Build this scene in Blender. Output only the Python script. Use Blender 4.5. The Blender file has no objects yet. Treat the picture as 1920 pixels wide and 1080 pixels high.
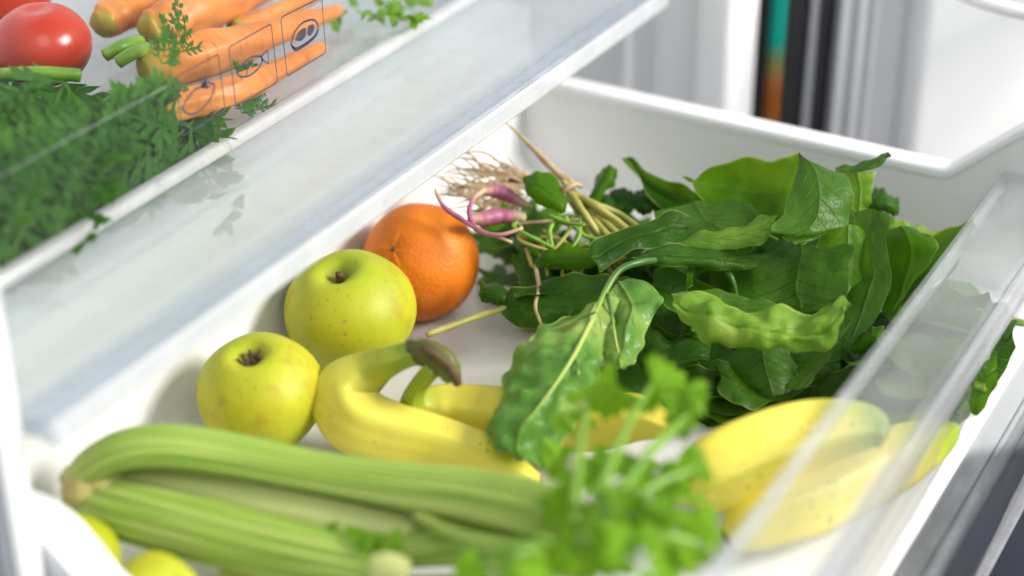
import bpy, bmesh, math, random
import numpy as np
from mathutils import Vector, Matrix, noise as mnoise

random.seed(7)
SC = bpy.context.scene
COL = SC.collection

# ------------------------------------------------------------------ camera
CAM = np.array([-0.4167, -0.4516, 0.524])
R_ = np.array([0.4940, -0.8695, 0.0]); R_ /= np.linalg.norm(R_)
F_ = np.array([0.7560, 0.4293, -0.4945]); F_ /= np.linalg.norm(F_)
U_ = np.cross(R_, F_); U_ /= np.linalg.norm(U_)
FPX = 3391.0
cd = bpy.data.cameras.new('camera'); cam = bpy.data.objects.new('camera', cd); COL.objects.link(cam)
M = Matrix(((R_[0], U_[0], -F_[0], CAM[0]), (R_[1], U_[1], -F_[1], CAM[1]), (R_[2], U_[2], -F_[2], CAM[2]), (0, 0, 0, 1)))
cam.matrix_world = M
cd.sensor_width = 36.0
cd.lens = 36.0 * FPX / 1920.0
cd.clip_start = 0.02; cd.clip_end = 60
cd.dof.use_dof = True
cd.dof.focus_distance = 0.945
cd.dof.aperture_fstop = 2.6
SC.camera = cam

# ------------------------------------------------------------------ light
w = bpy.data.worlds.new('World'); SC.world = w; w.use_nodes = True
bg = w.node_tree.nodes['Background']
bg.inputs[0].default_value = (0.90, 0.95, 1.0, 1); bg.inputs[1].default_value = 0.44
def area(name, loc, target, size, sizey, power, col):
    l = bpy.data.lights.new(name, 'AREA'); l.shape = 'RECTANGLE'; l.size = size; l.size_y = sizey
    l.energy = power; l.color = col
    o = bpy.data.objects.new(name, l); COL.objects.link(o); o.location = loc
    o.rotation_euler = (Vector(target) - Vector(loc)).to_track_quat('-Z', 'Y').to_euler()
    return o
area('window_light', (0.98, -2.13, 1.43), (0.30, -0.05, 0.05), 0.85, 0.95, 118, (1.0, 0.965, 0.905))
area('fill_light', (-1.0, -1.3, 2.1), (0.3, 0.0, 0.05), 1.5, 1.5, 24, (0.96, 0.98, 1.0))  # added soft fill that brightens the door and drawers; stands for no fixture
SC.view_settings.view_transform = 'Standard'; SC.view_settings.look = 'None'
SC.view_settings.gamma = 1.0; SC.view_settings.exposure = 0.08
SC.cycles.use_denoising = True
SC.cycles.max_bounces = 10; SC.cycles.transparent_max_bounces = 24
SC.cycles.diffuse_bounces = 4; SC.cycles.glossy_bounces = 4; SC.cycles.transmission_bounces = 6
SC.cycles.caustics_reflective = False; SC.cycles.caustics_refractive = False
SC.cycles.sample_clamp_indirect = 4.0

# ------------------------------------------------------------------ points: where a line of sight meets a real plane
def ray(px, py):
    return F_ + R_ * ((px - 960.0) / FPX) - U_ * ((py - 540.0) / FPX)
def PD(px, py, d): return CAM + ray(px, py) * d
def PZ(px, py, z):
    r = ray(px, py); return CAM + r * ((z - CAM[2]) / r[2])
def PY(px, py, y):
    r = ray(px, py); return CAM + r * ((y - CAM[1]) / r[1])
def PX(px, py, x):
    r = ray(px, py); return CAM + r * ((x - CAM[0]) / r[0])

# ------------------------------------------------------------------ mesh helpers
def link(name, me, parent=None, mat=None):
    o = bpy.data.objects.new(name, me); COL.objects.link(o)
    if mat is not None and len(me.materials) == 0: me.materials.append(mat)
    if parent is not None: o.parent = parent
    return o
def mesh(name, verts, faces, uvs=None, smooth=True):
    me = bpy.data.meshes.new(name)
    me.from_pydata([tuple(map(float, v)) for v in verts], [], faces)
    if uvs is not None:
        ul = me.uv_layers.new(name='UVMap')
        li = np.zeros(len(me.loops), dtype=np.int32); me.loops.foreach_get('vertex_index', li)
        ul.data.foreach_set('uv', np.asarray(uvs, dtype=np.float32)[li].ravel())
    if smooth: me.polygons.foreach_set('use_smooth', [True] * len(me.polygons))
    me.update()
    return me
def tag(o, label, cat, group=None, kind=None):
    o['label'] = label; o['category'] = cat
    if group: o['group'] = group
    if kind: o['kind'] = kind
    return o
def thing(name, label, cat, loc=(0, 0, 0), group=None):
    o = bpy.data.objects.new(name, None); COL.objects.link(o); o.empty_display_size = 0.02
    # parts are modelled in world coordinates, so the Empty only marks the base
    return tag(o, label, cat, group)
def crom(pts, n):
    P = np.asarray(pts, dtype=float); k = len(P)
    if k == 1: return np.repeat(P, n, 0)
    ext = np.concatenate([[2 * P[0] - P[1]], P, [2 * P[-1] - P[-2]]])
    out = []
    for t in np.linspace(0, k - 1, n):
        i = min(int(t), k - 2); f = t - i
        a, b, c, d = ext[i], ext[i + 1], ext[i + 2], ext[i + 3]
        out.append(0.5 * (2 * b + (c - a) * f + (2 * a - 5 * b + 4 * c - d) * f * f + (3 * b - a - 3 * c + d) * f ** 3))
    return np.array(out)
def nrm(v):
    v = np.asarray(v, float); return v / (np.linalg.norm(v) + 1e-12)
def ns(x, y, z=0.0): return mnoise.noise(Vector((x, y, z)))

def bmobj(name, bm, mat, parent=None, smooth=False):
    me = bpy.data.meshes.new(name); bm.to_mesh(me); bm.free()
    if smooth: me.polygons.foreach_set('use_smooth', [True] * len(me.polygons))
    return link(name, me, parent, mat)
def box(name, lo, hi, mat, parent=None, bev=0.0015, seg=3):
    bm = bmesh.new(); bmesh.ops.create_cube(bm, size=1)
    for v in bm.verts:
        v.co = Vector([lo[i] + (hi[i] - lo[i]) * (v.co[i] + 0.5) for i in range(3)])
    if bev: bmesh.ops.bevel(bm, geom=bm.edges[:], offset=bev, segments=seg, affect='EDGES', profile=0.5)
    o = bmobj(name, bm, mat, parent, smooth=bool(bev))
    return o
def prism(name, poly, axis, a, b, mat, parent=None, bev=0.0):
    """poly: 2-D outline in the two other axes (cyclic order), extruded along axis from a to b"""
    bm = bmesh.new()
    def co(p, t):
        if axis == 0: return (t, p[0], p[1])
        if axis == 1: return (p[0], t, p[1])
        return (p[0], p[1], t)
    v0 = [bm.verts.new(co(p, a)) for p in poly]; v1 = [bm.verts.new(co(p, b)) for p in poly]
    n = len(poly)
    bm.faces.new(v0); bm.faces.new(v1[::-1])
    for i in range(n): bm.faces.new((v0[i], v1[i], v1[(i + 1) % n], v0[(i + 1) % n]))
    bmesh.ops.recalc_face_normals(bm, faces=bm.faces[:])
    if bev: bmesh.ops.bevel(bm, geom=bm.edges[:], offset=bev, segments=3, affect='EDGES', profile=0.5)
    return bmobj(name, bm, mat, parent, smooth=bool(bev))
def sweep(name, pts, radii, mat, parent=None, n=40, m=20, section=None, ref=(0, 0, 1), cap=True, jitter=0.0, seed=0):
    P = crom(pts, n); Rr = crom(np.asarray(radii, float).reshape(-1, 1), n)[:, 0]
    Rr = np.maximum(Rr, 1e-4)
    T = np.gradient(P, axis=0); ref = nrm(ref); verts = []; uvs = []
    if abs(np.dot(nrm(T[0]), ref)) > 0.97: ref = np.array([1.0, 0, 0])
    b0 = None
    for i in range(n):
        t = nrm(T[i])
        if b0 is None: u = nrm(ref - t * np.dot(ref, t))
        else: u = nrm(b0 - t * np.dot(b0, t))
        b0 = u; s = np.cross(t, u)
        for j in range(m):
            a = 2 * math.pi * j / m; f = i / (n - 1)
            if section: cx, cy = section(a, f)
            else: cx, cy = math.sin(a), math.cos(a)
            k = Rr[i] * (1 + (jitter * ns(math.sin(a) * 1.5 + seed, math.cos(a) * 1.5, f * 9) if jitter else 0))
            verts.append(P[i] + (s * cx + u * cy) * k); uvs.append((j / m, f))
    faces = [(i * m + j, i * m + (j + 1) % m, (i + 1) * m + (j + 1) % m, (i + 1) * m + j) for i in range(n - 1) for j in range(m)]
    if cap:
        for i, off in ((0, -1), (n - 1, 1)):
            c = len(verts); verts.append(P[i] + nrm(T[i]) * off * Rr[i] * 0.25); uvs.append((0.5, i / (n - 1)))
            for j in range(m):
                a_, b_ = i * m + j, i * m + (j + 1) % m
                faces.append((b_, a_, c) if i == 0 else (a_, b_, c))
    return link(name, mesh(name, verts, faces, uvs), parent, mat)

# ------------------------------------------------------------------ materials
def newmat(name):
    m = bpy.data.materials.new(name); m.use_nodes = True
    nt = m.node_tree; nt.nodes.clear()
    out = nt.nodes.new('ShaderNodeOutputMaterial')
    return m, nt, out
class NT:
    def __init__(s, nt): s.nt = nt
    def n(s, typ, **kw):
        x = s.nt.nodes.new(typ)
        for k, v in kw.items():
            if k.startswith('i_'):
                key = k[2:]; key = int(key) if key.isdigit() else key.replace('_', ' ')
                x.inputs[key].default_value = v
            else: setattr(x, k, v)
        return x
    def l(s, a, b): s.nt.links.new(a, b)
    def math(s, op, a, b=None, clamp=False):
        x = s.nt.nodes.new('ShaderNodeMath'); x.operation = op; x.use_clamp = clamp
        for i, v in enumerate((a, b)):
            if v is None: continue
            if isinstance(v, (int, float)): x.inputs[i].default_value = v
            else: s.l(v, x.inputs[i])
        return x.outputs[0]
    def mix(s, fac, a, b, mode='MIX'):
        x = s.nt.nodes.new('ShaderNodeMix'); x.data_type = 'RGBA'; x.blend_type = mode
        for i, v in ((0, fac), (6, a), (7, b)):
            if isinstance(v, (int, float)): x.inputs[i].default_value = v
            elif isinstance(v, tuple): x.inputs[i].default_value = (*v, 1) if len(v) == 3 else v
            else: s.l(v, x.inputs[i])
        return x.outputs[2]
    def ramp(s, fac, stops):
        x = s.nt.nodes.new('ShaderNodeValToRGB'); e = x.color_ramp.elements
        while len(e) < len(stops): e.new(0.5)
        for el, (p, c) in zip(e, stops):
            el.position = p; el.color = (*c, 1) if len(c) == 3 else c
        s.l(fac, x.inputs[0]); return x.outputs[0]
    def noise(s, vec, scale, detail=3, rough=0.55, dist=0.0):
        x = s.nt.nodes.new('ShaderNodeTexNoise'); x.inputs['Scale'].default_value = scale
        x.inputs['Detail'].default_value = detail; x.inputs['Roughness'].default_value = rough
        x.inputs['Distortion'].default_value = dist
        if vec is not None: s.l(vec, x.inputs['Vector'])
        return x.outputs[0]
    def bump(s, h, strength, dist):
        x = s.nt.nodes.new('ShaderNodeBump'); x.inputs['Strength'].default_value = strength
        x.inputs['Distance'].default_value = dist; s.l(h, x.inputs['Height']); return x.outputs[0]

def plastic(name, col, rough=0.35, sss=0.0, spec=0.5, bump=0.0):
    m, nt, out = newmat(name); k = NT(nt)
    p = k.n('ShaderNodeBsdfPrincipled'); p.inputs['Roughness'].default_value = rough
    p.inputs['Specular IOR Level'].default_value = spec
    tc = k.n('ShaderNodeTexCoord').outputs['Object']
    f = k.noise(tc, 14, 4); c = k.mix(f, tuple(x * 0.965 for x in col), tuple(min(1, x * 1.02) for x in col))
    sp_ = k.math('MULTIPLY', k.ramp(k.noise(tc, 260, 2), [(0.70, (0, 0, 0)), (0.76, (1, 1, 1))]), k.ramp(k.noise(tc, 22, 2), [(0.55, (0, 0, 0)), (0.68, (1, 1, 1))]))
    c = k.mix(k.math('MULTIPLY', sp_, 0.55), c, tuple(x * 0.42 for x in col))
    sm_ = k.ramp(k.noise(tc, 9, 5, 0.7, 1.2), [(0.52, (0, 0, 0)), (0.75, (1, 1, 1))]); c = k.mix(k.math('MULTIPLY', sm_, 0.30), c, tuple(x * 0.86 for x in col))
    k.l(c, p.inputs['Base Color'])
    r = k.ramp(k.noise(tc, 60, 4), [(0.3, (rough * 0.85,) * 3), (0.8, (min(1, rough * 1.25),) * 3)]); k.l(r, p.inputs['Roughness'])
    if sss: p.inputs['Subsurface Weight'].default_value = sss; p.inputs['Subsurface Radius'].default_value = (0.01, 0.01, 0.01)
    if bump: k.l(k.bump(k.noise(tc, 320, 2), bump, 0.0004), p.inputs['Normal'])
    k.l(p.outputs[0], out.inputs[0]); return m
def clear(name, tint=(0.95, 0.97, 0.98), milk=0.06, rough=0.05, ior=1.49, milkcol=(0.85, 0.88, 0.92), dust=0.05, scratch=True):
    m, nt, out = newmat(name); k = NT(nt)
    tr = k.n('ShaderNodeBsdfTransparent'); tr.inputs[0].default_value = (*tint, 1)
    gl = k.n('ShaderNodeBsdfGlossy'); gl.inputs['Roughness'].default_value = rough
    di = k.n('ShaderNodeBsdfDiffuse'); di.inputs[0].default_value = (*milkcol, 1)
    tl = k.n('ShaderNodeBsdfTranslucent'); tl.inputs[0].default_value = (*milkcol, 1)
    ge = k.n('ShaderNodeNewGeometry'); dt = k.n('ShaderNodeVectorMath', operation='DOT_PRODUCT'); k.l(ge.outputs['Normal'], dt.inputs[0]); k.l(ge.outputs['Incoming'], dt.inputs[1])
    cs = k.math('SUBTRACT', 1.0, k.math('ABSOLUTE', dt.outputs['Value']), clamp=True)
    f0 = ((ior - 1) / (ior + 1)) ** 2
    frv = k.math('MULTIPLY_ADD', k.math('POWER', cs, 5.0), 1 - f0); frv.node.inputs[2].default_value = f0
    tc = k.n('ShaderNodeTexCoord').outputs['Object']
    a1 = k.n('ShaderNodeMixShader'); a1.inputs[0].default_value = 0.45
    k.l(di.outputs[0], a1.inputs[1]); k.l(tl.outputs[0], a1.inputs[2])
    a2 = k.n('ShaderNodeMixShader')
    d = k.math('MULTIPLY_ADD', k.ramp(k.noise(tc, 38, 6, 0.65), [(0.45, (0, 0, 0)), (0.75, (1, 1, 1))]), dust)
    d.node.inputs[2].default_value = milk
    k.l(d, a2.inputs[0]); k.l(tr.outputs[0], a2.inputs[1]); k.l(a1.outputs[0], a2.inputs[2])
    a3 = k.n('ShaderNodeMixShader'); k.l(frv, a3.inputs[0]); k.l(a2.outputs[0], a3.inputs[1]); k.l(gl.outputs[0], a3.inputs[2])
    if scratch: k.l(k.bump(k.noise(tc, 22, 2), 0.15, 0.002), gl.inputs['Normal'])
    k.l(a3.outputs[0], out.inputs[0]); return m

def leafmat(name, dark, light, vein, under=None, gloss=0.35, blister=0.35, trans=0.35, edge=(0.42, 0.52, 0.10), veins=7.0, patch=None, vstr=0.5, mids=1.0, spec=0.2):
    m, nt, out = newmat(name); k = NT(nt)
    uv = k.n('ShaderNodeUVMap').outputs[0]; sx = k.n('ShaderNodeSeparateXYZ'); k.l(uv, sx.inputs[0])
    tc = k.n('ShaderNodeTexCoord').outputs['Object']
    rnd = k.n('ShaderNodeObjectInfo').outputs['Random']
    au = k.math('ABSOLUTE', k.math('MULTIPLY_ADD', sx.outputs[0], 2.0)); au.node.inputs[0].links[0].from_node.inputs[2].default_value = -1.0
    wob = k.math('MULTIPLY', k.math('SUBTRACT', k.noise(tc, 45, 2), 0.5), 0.35)
    # side veins: chevrons along the midrib
    ph = k.math('SUBTRACT', k.math('MULTIPLY', sx.outputs[1], veins), k.math('MULTIPLY', au, veins * 0.28))
    ph = k.math('ADD', ph, wob)
    fr = k.math('ABSOLUTE', k.math('SUBTRACT', k.math('FRACT', ph), 0.5))
    sv = k.math('SUBTRACT', 1.0, k.math('DIVIDE', fr, 0.045), clamp=True)
    sv = k.math('MULTIPLY', sv, k.math('SUBTRACT', 1.0, k.math('MULTIPLY', au, 0.85), clamp=True))
    mid = k.math('SUBTRACT', 1.0, k.math('DIVIDE', au, 0.05), clamp=True)
    vn = k.n('ShaderNodeTexVoronoi', feature='DISTANCE_TO_EDGE'); vn.inputs['Scale'].default_value = 210; k.l(tc, vn.inputs['Vector'])
    fine = k.math('SUBTRACT', 1.0, k.math('DIVIDE', vn.outputs[0], 0.06), clamp=True)
    v_all = k.math('MAXIMUM', k.math('MULTIPLY', sv, 0.6), k.math('MULTIPLY', mid, mids))
    v_all = k.math('MAXIMUM', v_all, k.math('MULTIPLY', fine, 0.10))
    n1 = k.ramp(k.noise(tc, 28, 5, 0.6), [(0.34, (0, 0, 0)), (0.68, (1, 1, 1))])
    base = k.mix(n1, dark, light)
    base = k.mix(k.math('MULTIPLY', rnd, 0.35), base, tuple(x * 1.35 for x in light))
    if patch:
        n2 = k.ramp(k.noise(tc, 17, 3, 0.5, 0.6), [(0.52, (0, 0, 0)), (0.66, (1, 1, 1))]); base = k.mix(k.math('MULTIPLY', n2, 0.75), base, patch)
    base = k.mix(k.math('MULTIPLY', v_all, vstr), base, vein)
    eg = k.math('MULTIPLY', k.math('SUBTRACT', au, 0.955), 22.0, clamp=True)
    base = k.mix(k.math('MULTIPLY', eg, 0.75), base, edge)  # pale margin, with rim light through the thin edge painted in
    if under:
        bf = k.n('ShaderNodeNewGeometry').outputs['Backfacing']; base = k.mix(k.math('MULTIPLY', bf, 0.8), base, under)
    p = k.n('ShaderNodeBsdfPrincipled'); k.l(base, p.inputs['Base Color'])
    p.inputs['Roughness'].default_value = gloss; p.inputs['Specular IOR Level'].default_value = spec
    tl = k.n('ShaderNodeBsdfTranslucent')
    k.l(k.mix(0.75, base, (0.55, 0.95, 0.10), 'MULTIPLY'), tl.inputs[0])
    tcol = k.n('ShaderNodeVectorMath', operation='SCALE'); k.l(k.mix(0.5, base, (0.22, 0.42, 0.02)), tcol.inputs[0]); tcol.inputs['Scale'].default_value = 1.5
    k.l(tcol.outputs[0], tl.inputs[0])
    h = k.math('ADD', k.math('MULTIPLY', v_all, -0.5), k.math('MULTIPLY', k.noise(tc, 85, 3, 0.5), 1.0))
    b = k.bump(h, blister, 0.002); k.l(b, p.inputs['Normal'])
    mx = k.n('ShaderNodeMixShader'); mx.inputs[0].default_value = trans
    k.l(p.outputs[0], mx.inputs[1]); k.l(tl.outputs[0], mx.inputs[2]); k.l(mx.outputs[0], out.inputs[0]); return m

def fruit(name, fn, rough=0.4, spec=0.45, sss=0.12, rad=(0.008, 0.006, 0.002)):
    m, nt, out = newmat(name); k = NT(nt)
    p = k.n('ShaderNodeBsdfPrincipled'); p.inputs['Roughness'].default_value = rough; p.inputs['Specular IOR Level'].default_value = spec
    tc = k.n('ShaderNodeTexCoord').outputs['Object']
    uv = k.n('ShaderNodeSeparateXYZ'); k.l(k.n('ShaderNodeUVMap').outputs[0], uv.inputs[0])
    col, nor = fn(k, tc, uv)
    k.l(col, p.inputs['Base Color'])
    if nor is not None: k.l(nor, p.inputs['Normal'])
    if sss: p.inputs['Subsurface Weight'].default_value = sss; p.inputs['Subsurface Radius'].default_value = rad; p.inputs['Subsurface Scale'].default_value = 0.6
    k.l(p.outputs[0], out.inputs[0]); return m
def f_apple(k, tc, uv):
    n = k.ramp(k.noise(tc, 22, 3), [(0.35, (0.33, 0.36, 0.012)), (0.7, (0.50, 0.46, 0.018))])
    top = k.ramp(uv.outputs[1], [(0.0, (1, 1, 1)), (0.30, (0, 0, 0))])
    n = k.mix(k.math('MULTIPLY', top, 0.6), n, (0.36, 0.48, 0.035))
    sp = k.ramp(k.noise(tc, 330, 1), [(0.66, (0, 0, 0)), (0.74, (1, 1, 1))]); n = k.mix(k.math('MULTIPLY', sp, 0.55), n, (0.26, 0.21, 0.03))
    br = k.math('MULTIPLY', k.ramp(k.noise(tc, 90, 4, 0.6), [(0.50, (0, 0, 0)), (0.62, (1, 1, 1))]), k.ramp(k.noise(tc, 24, 1), [(0.48, (0, 0, 0)), (0.60, (1, 1, 1))]))
    n = k.mix(k.math('MULTIPLY', br, 0.45), n, (0.36, 0.20, 0.02))
    dimple = k.ramp(uv.outputs[1], [(0.0, (1, 1, 1)), (0.035, (0.9, 0.9, 0.9)), (0.075, (0, 0, 0))]); n = k.mix(k.math('MULTIPLY', dimple, 0.7), n, (0.14, 0.11, 0.02))  # darker brown around the hollow at the top
    return n, k.bump(k.noise(tc, 260, 2), 0.05, 0.0006)
def f_orange(k, tc, uv):
    n = k.ramp(k.noise(tc, 20, 3), [(0.3, (0.58, 0.135, 0.006)), (0.75, (0.72, 0.21, 0.010))])
    v = k.n('ShaderNodeTexVoronoi'); v.inputs['Scale'].default_value = 420; k.l(tc, v.inputs['Vector'])
    return n, k.bump(v.outputs[0], 0.35, 0.0008)
def f_banana(k, tc, uv):
    n = k.ramp(k.noise(tc, 16, 3), [(0.3, (0.63, 0.52, 0.045)), (0.75, (0.78, 0.67, 0.11))])
    g = k.math('ADD', uv.outputs[1], k.math('MULTIPLY', k.math('SUBTRACT', k.noise(tc, 40, 2), 0.5), 0.16))
    gr = k.ramp(g, [(0.15, (1, 1, 1)), (0.40, (0, 0, 0))]); n = k.mix(k.math('MULTIPLY', gr, 0.9), n, (0.20, 0.30, 0.022))
    # green along the angles of the peel
    c5 = k.math('COSINE', k.math('MULTIPLY', uv.outputs[0], 2 * math.pi * 5)); e = k.math('MULTIPLY', k.math('SUBTRACT', c5, 0.75), 4.0, clamp=True)
    n = k.mix(k.math('MULTIPLY', e, 0.38), n, (0.40, 0.40, 0.025))
    sp = k.math('MULTIPLY', k.ramp(k.noise(tc, 420, 1), [(0.655, (0, 0, 0)), (0.70, (1, 1, 1))]), k.ramp(k.noise(tc, 40, 1), [(0.53, (0, 0, 0)), (0.62, (1, 1, 1))]))
    n = k.mix(k.math('MULTIPLY', sp, 0.9), n, (0.20, 0.07, 0.01)); bz = k.ramp(k.noise(tc, 48, 5, 0.7), [(0.60, (0, 0, 0)), (0.74, (1, 1, 1))]); n = k.mix(k.math('MULTIPLY', bz, 0.45), n, (0.40, 0.27, 0.03))
    tip = k.ramp(uv.outputs[1], [(0.965, (0, 0, 0)), (0.985, (1, 1, 1))]); n = k.mix(tip, n, (0.06, 0.035, 0.015))
    return n, k.bump(k.noise(tc, 60, 3), 0.12, 0.001)
def f_celery(k, tc, uv):
    st = k.n('ShaderNodeCombineXYZ'); k.l(k.math('MULTIPLY', uv.outputs[0], 26), st.inputs[0]); k.l(k.math('MULTIPLY', uv.outputs[1], 1.3), st.inputs[1])
    s = k.noise(st.outputs[0], 1.6, 3, 0.5)
    n = k.ramp(s, [(0.36, (0.13, 0.25, 0.020)), (0.50, (0.27, 0.40, 0.055)), (0.66, (0.46, 0.55, 0.15))])
    b = k.ramp(uv.outputs[1], [(0.0, (1, 1, 1)), (0.22, (0, 0, 0))]); n = k.mix(k.math('MULTIPLY', b, 0.55), n, (0.52, 0.52, 0.17))
    return n, k.bump(s, 0.35, 0.0016)
def f_heart(k, tc, uv):
    st = k.n('ShaderNodeCombineXYZ'); k.l(k.math('MULTIPLY', uv.outputs[0], 20), st.inputs[0]); k.l(uv.outputs[1], st.inputs[1])
    s = k.noise(st.outputs[0], 1.6, 3, 0.5)
    return k.ramp(s, [(0.3, (0.46, 0.52, 0.15)), (0.7, (0.62, 0.64, 0.26))]), k.bump(s, 0.2, 0.001)
def f_carrot(k, tc, uv):
    n = k.ramp(k.noise(tc, 30, 3), [(0.3, (0.50, 0.15, 0.022)), (0.75, (0.66, 0.27, 0.07))])
    st = k.n('ShaderNodeCombineXYZ'); k.l(k.math('MULTIPLY', uv.outputs[0], 3), st.inputs[0]); k.l(k.math('MULTIPLY', uv.outputs[1], 60), st.inputs[1])
    r = k.ramp(k.noise(st.outputs[0], 1.0, 3), [(0.58, (0, 0, 0)), (0.70, (1, 1, 1))]); n = k.mix(k.math('MULTIPLY', r, 0.6), n, (0.30, 0.10, 0.02)); dk = k.ramp(k.noise(tc, 75, 4, 0.7), [(0.60, (0, 0, 0)), (0.72, (1, 1, 1))]); n = k.mix(k.math('MULTIPLY', dk, 0.5), n, (0.26, 0.11, 0.03))
    g = k.ramp(uv.outputs[1], [(0.02, (1, 1, 1)), (0.13, (0, 0, 0))]); n = k.mix(k.math('MULTIPLY', g, 0.9), n, (0.30, 0.27, 0.03))
    return n, k.bump(r, -0.4, 0.0008)
def f_tomato(k, tc, uv):
    return k.ramp(k.noise(tc, 12, 2), [(0.3, (0.40, 0.025, 0.014)), (0.8, (0.52, 0.055, 0.02))]), None
def f_root(k, tc, uv):
    n = k.ramp(uv.outputs[1], [(0.0, (0.62, 0.52, 0.26)), (0.28, (0.30, 0.04, 0.15)), (0.55, (0.26, 0.03, 0.13)), (0.8, (0.40, 0.13, 0.16)), (1.0, (0.52, 0.36, 0.22))])
    n = k.mix(k.math('MULTIPLY', k.noise(tc, 150, 3), 0.5), n, (0.42, 0.25, 0.20)); return n, k.bump(k.noise(tc, 220, 3), 0.4, 0.0008)
def f_stem(k, tc, uv):
    n = k.ramp(k.noise(tc, 60, 3), [(0.3, (0.20, 0.22, 0.035)), (0.7, (0.38, 0.33, 0.09))]); return n, k.bump(k.noise(tc, 200, 2), 0.2, 0.0006)
def f_tan(k, tc, uv):
    n = k.ramp(k.noise(tc, 90, 3), [(0.3, (0.30, 0.20, 0.10)), (0.7, (0.50, 0.38, 0.22))]); return n, k.bump(k.noise(tc, 240, 2), 0.3, 0.0006)
def f_gstem(k, tc, uv):
    n = k.ramp(k.noise(tc, 60, 3), [(0.3, (0.10, 0.23, 0.015)), (0.7, (0.20, 0.36, 0.035))]); return n, None
def f_rib(k, tc, uv):
    n = k.ramp(uv.outputs[1], [(0.0, (0.03, 0.10, 0.008)), (0.3, (0.04, 0.12, 0.010)), (0.48, (0.20, 0.32, 0.05)), (0.6, (0.40, 0.50, 0.12)), (1.0, (0.30, 0.42, 0.09))]); return n, None
def f_dstem(k, tc, uv):
    n = k.ramp(k.noise(tc, 60, 3), [(0.3, (0.03, 0.10, 0.008)), (0.7, (0.07, 0.18, 0.02))]); return n, None
def f_butt(k, tc, uv):
    n = k.ramp(k.noise(tc, 70, 4), [(0.3, (0.36, 0.26, 0.08)), (0.5, (0.46, 0.42, 0.14)), (0.7, (0.56, 0.54, 0.22))]); return n, k.bump(k.noise(tc, 160, 3), 0.5, 0.001)
def f_crown(k, tc, uv):
    n = k.ramp(k.noise(tc, 55, 4), [(0.35, (0.11, 0.16, 0.015)), (0.55, (0.10, 0.10, 0.02)), (0.7, (0.07, 0.045, 0.018))]); return n, k.bump(k.noise(tc, 160, 3), 0.4, 0.001)
def f_brown(k, tc, uv):
    n = k.ramp(k.noise(tc, 130, 3), [(0.3, (0.05, 0.03, 0.015)), (0.7, (0.15, 0.10, 0.05))]); return n, k.bump(k.noise(tc, 300, 2), 0.5, 0.001)

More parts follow.
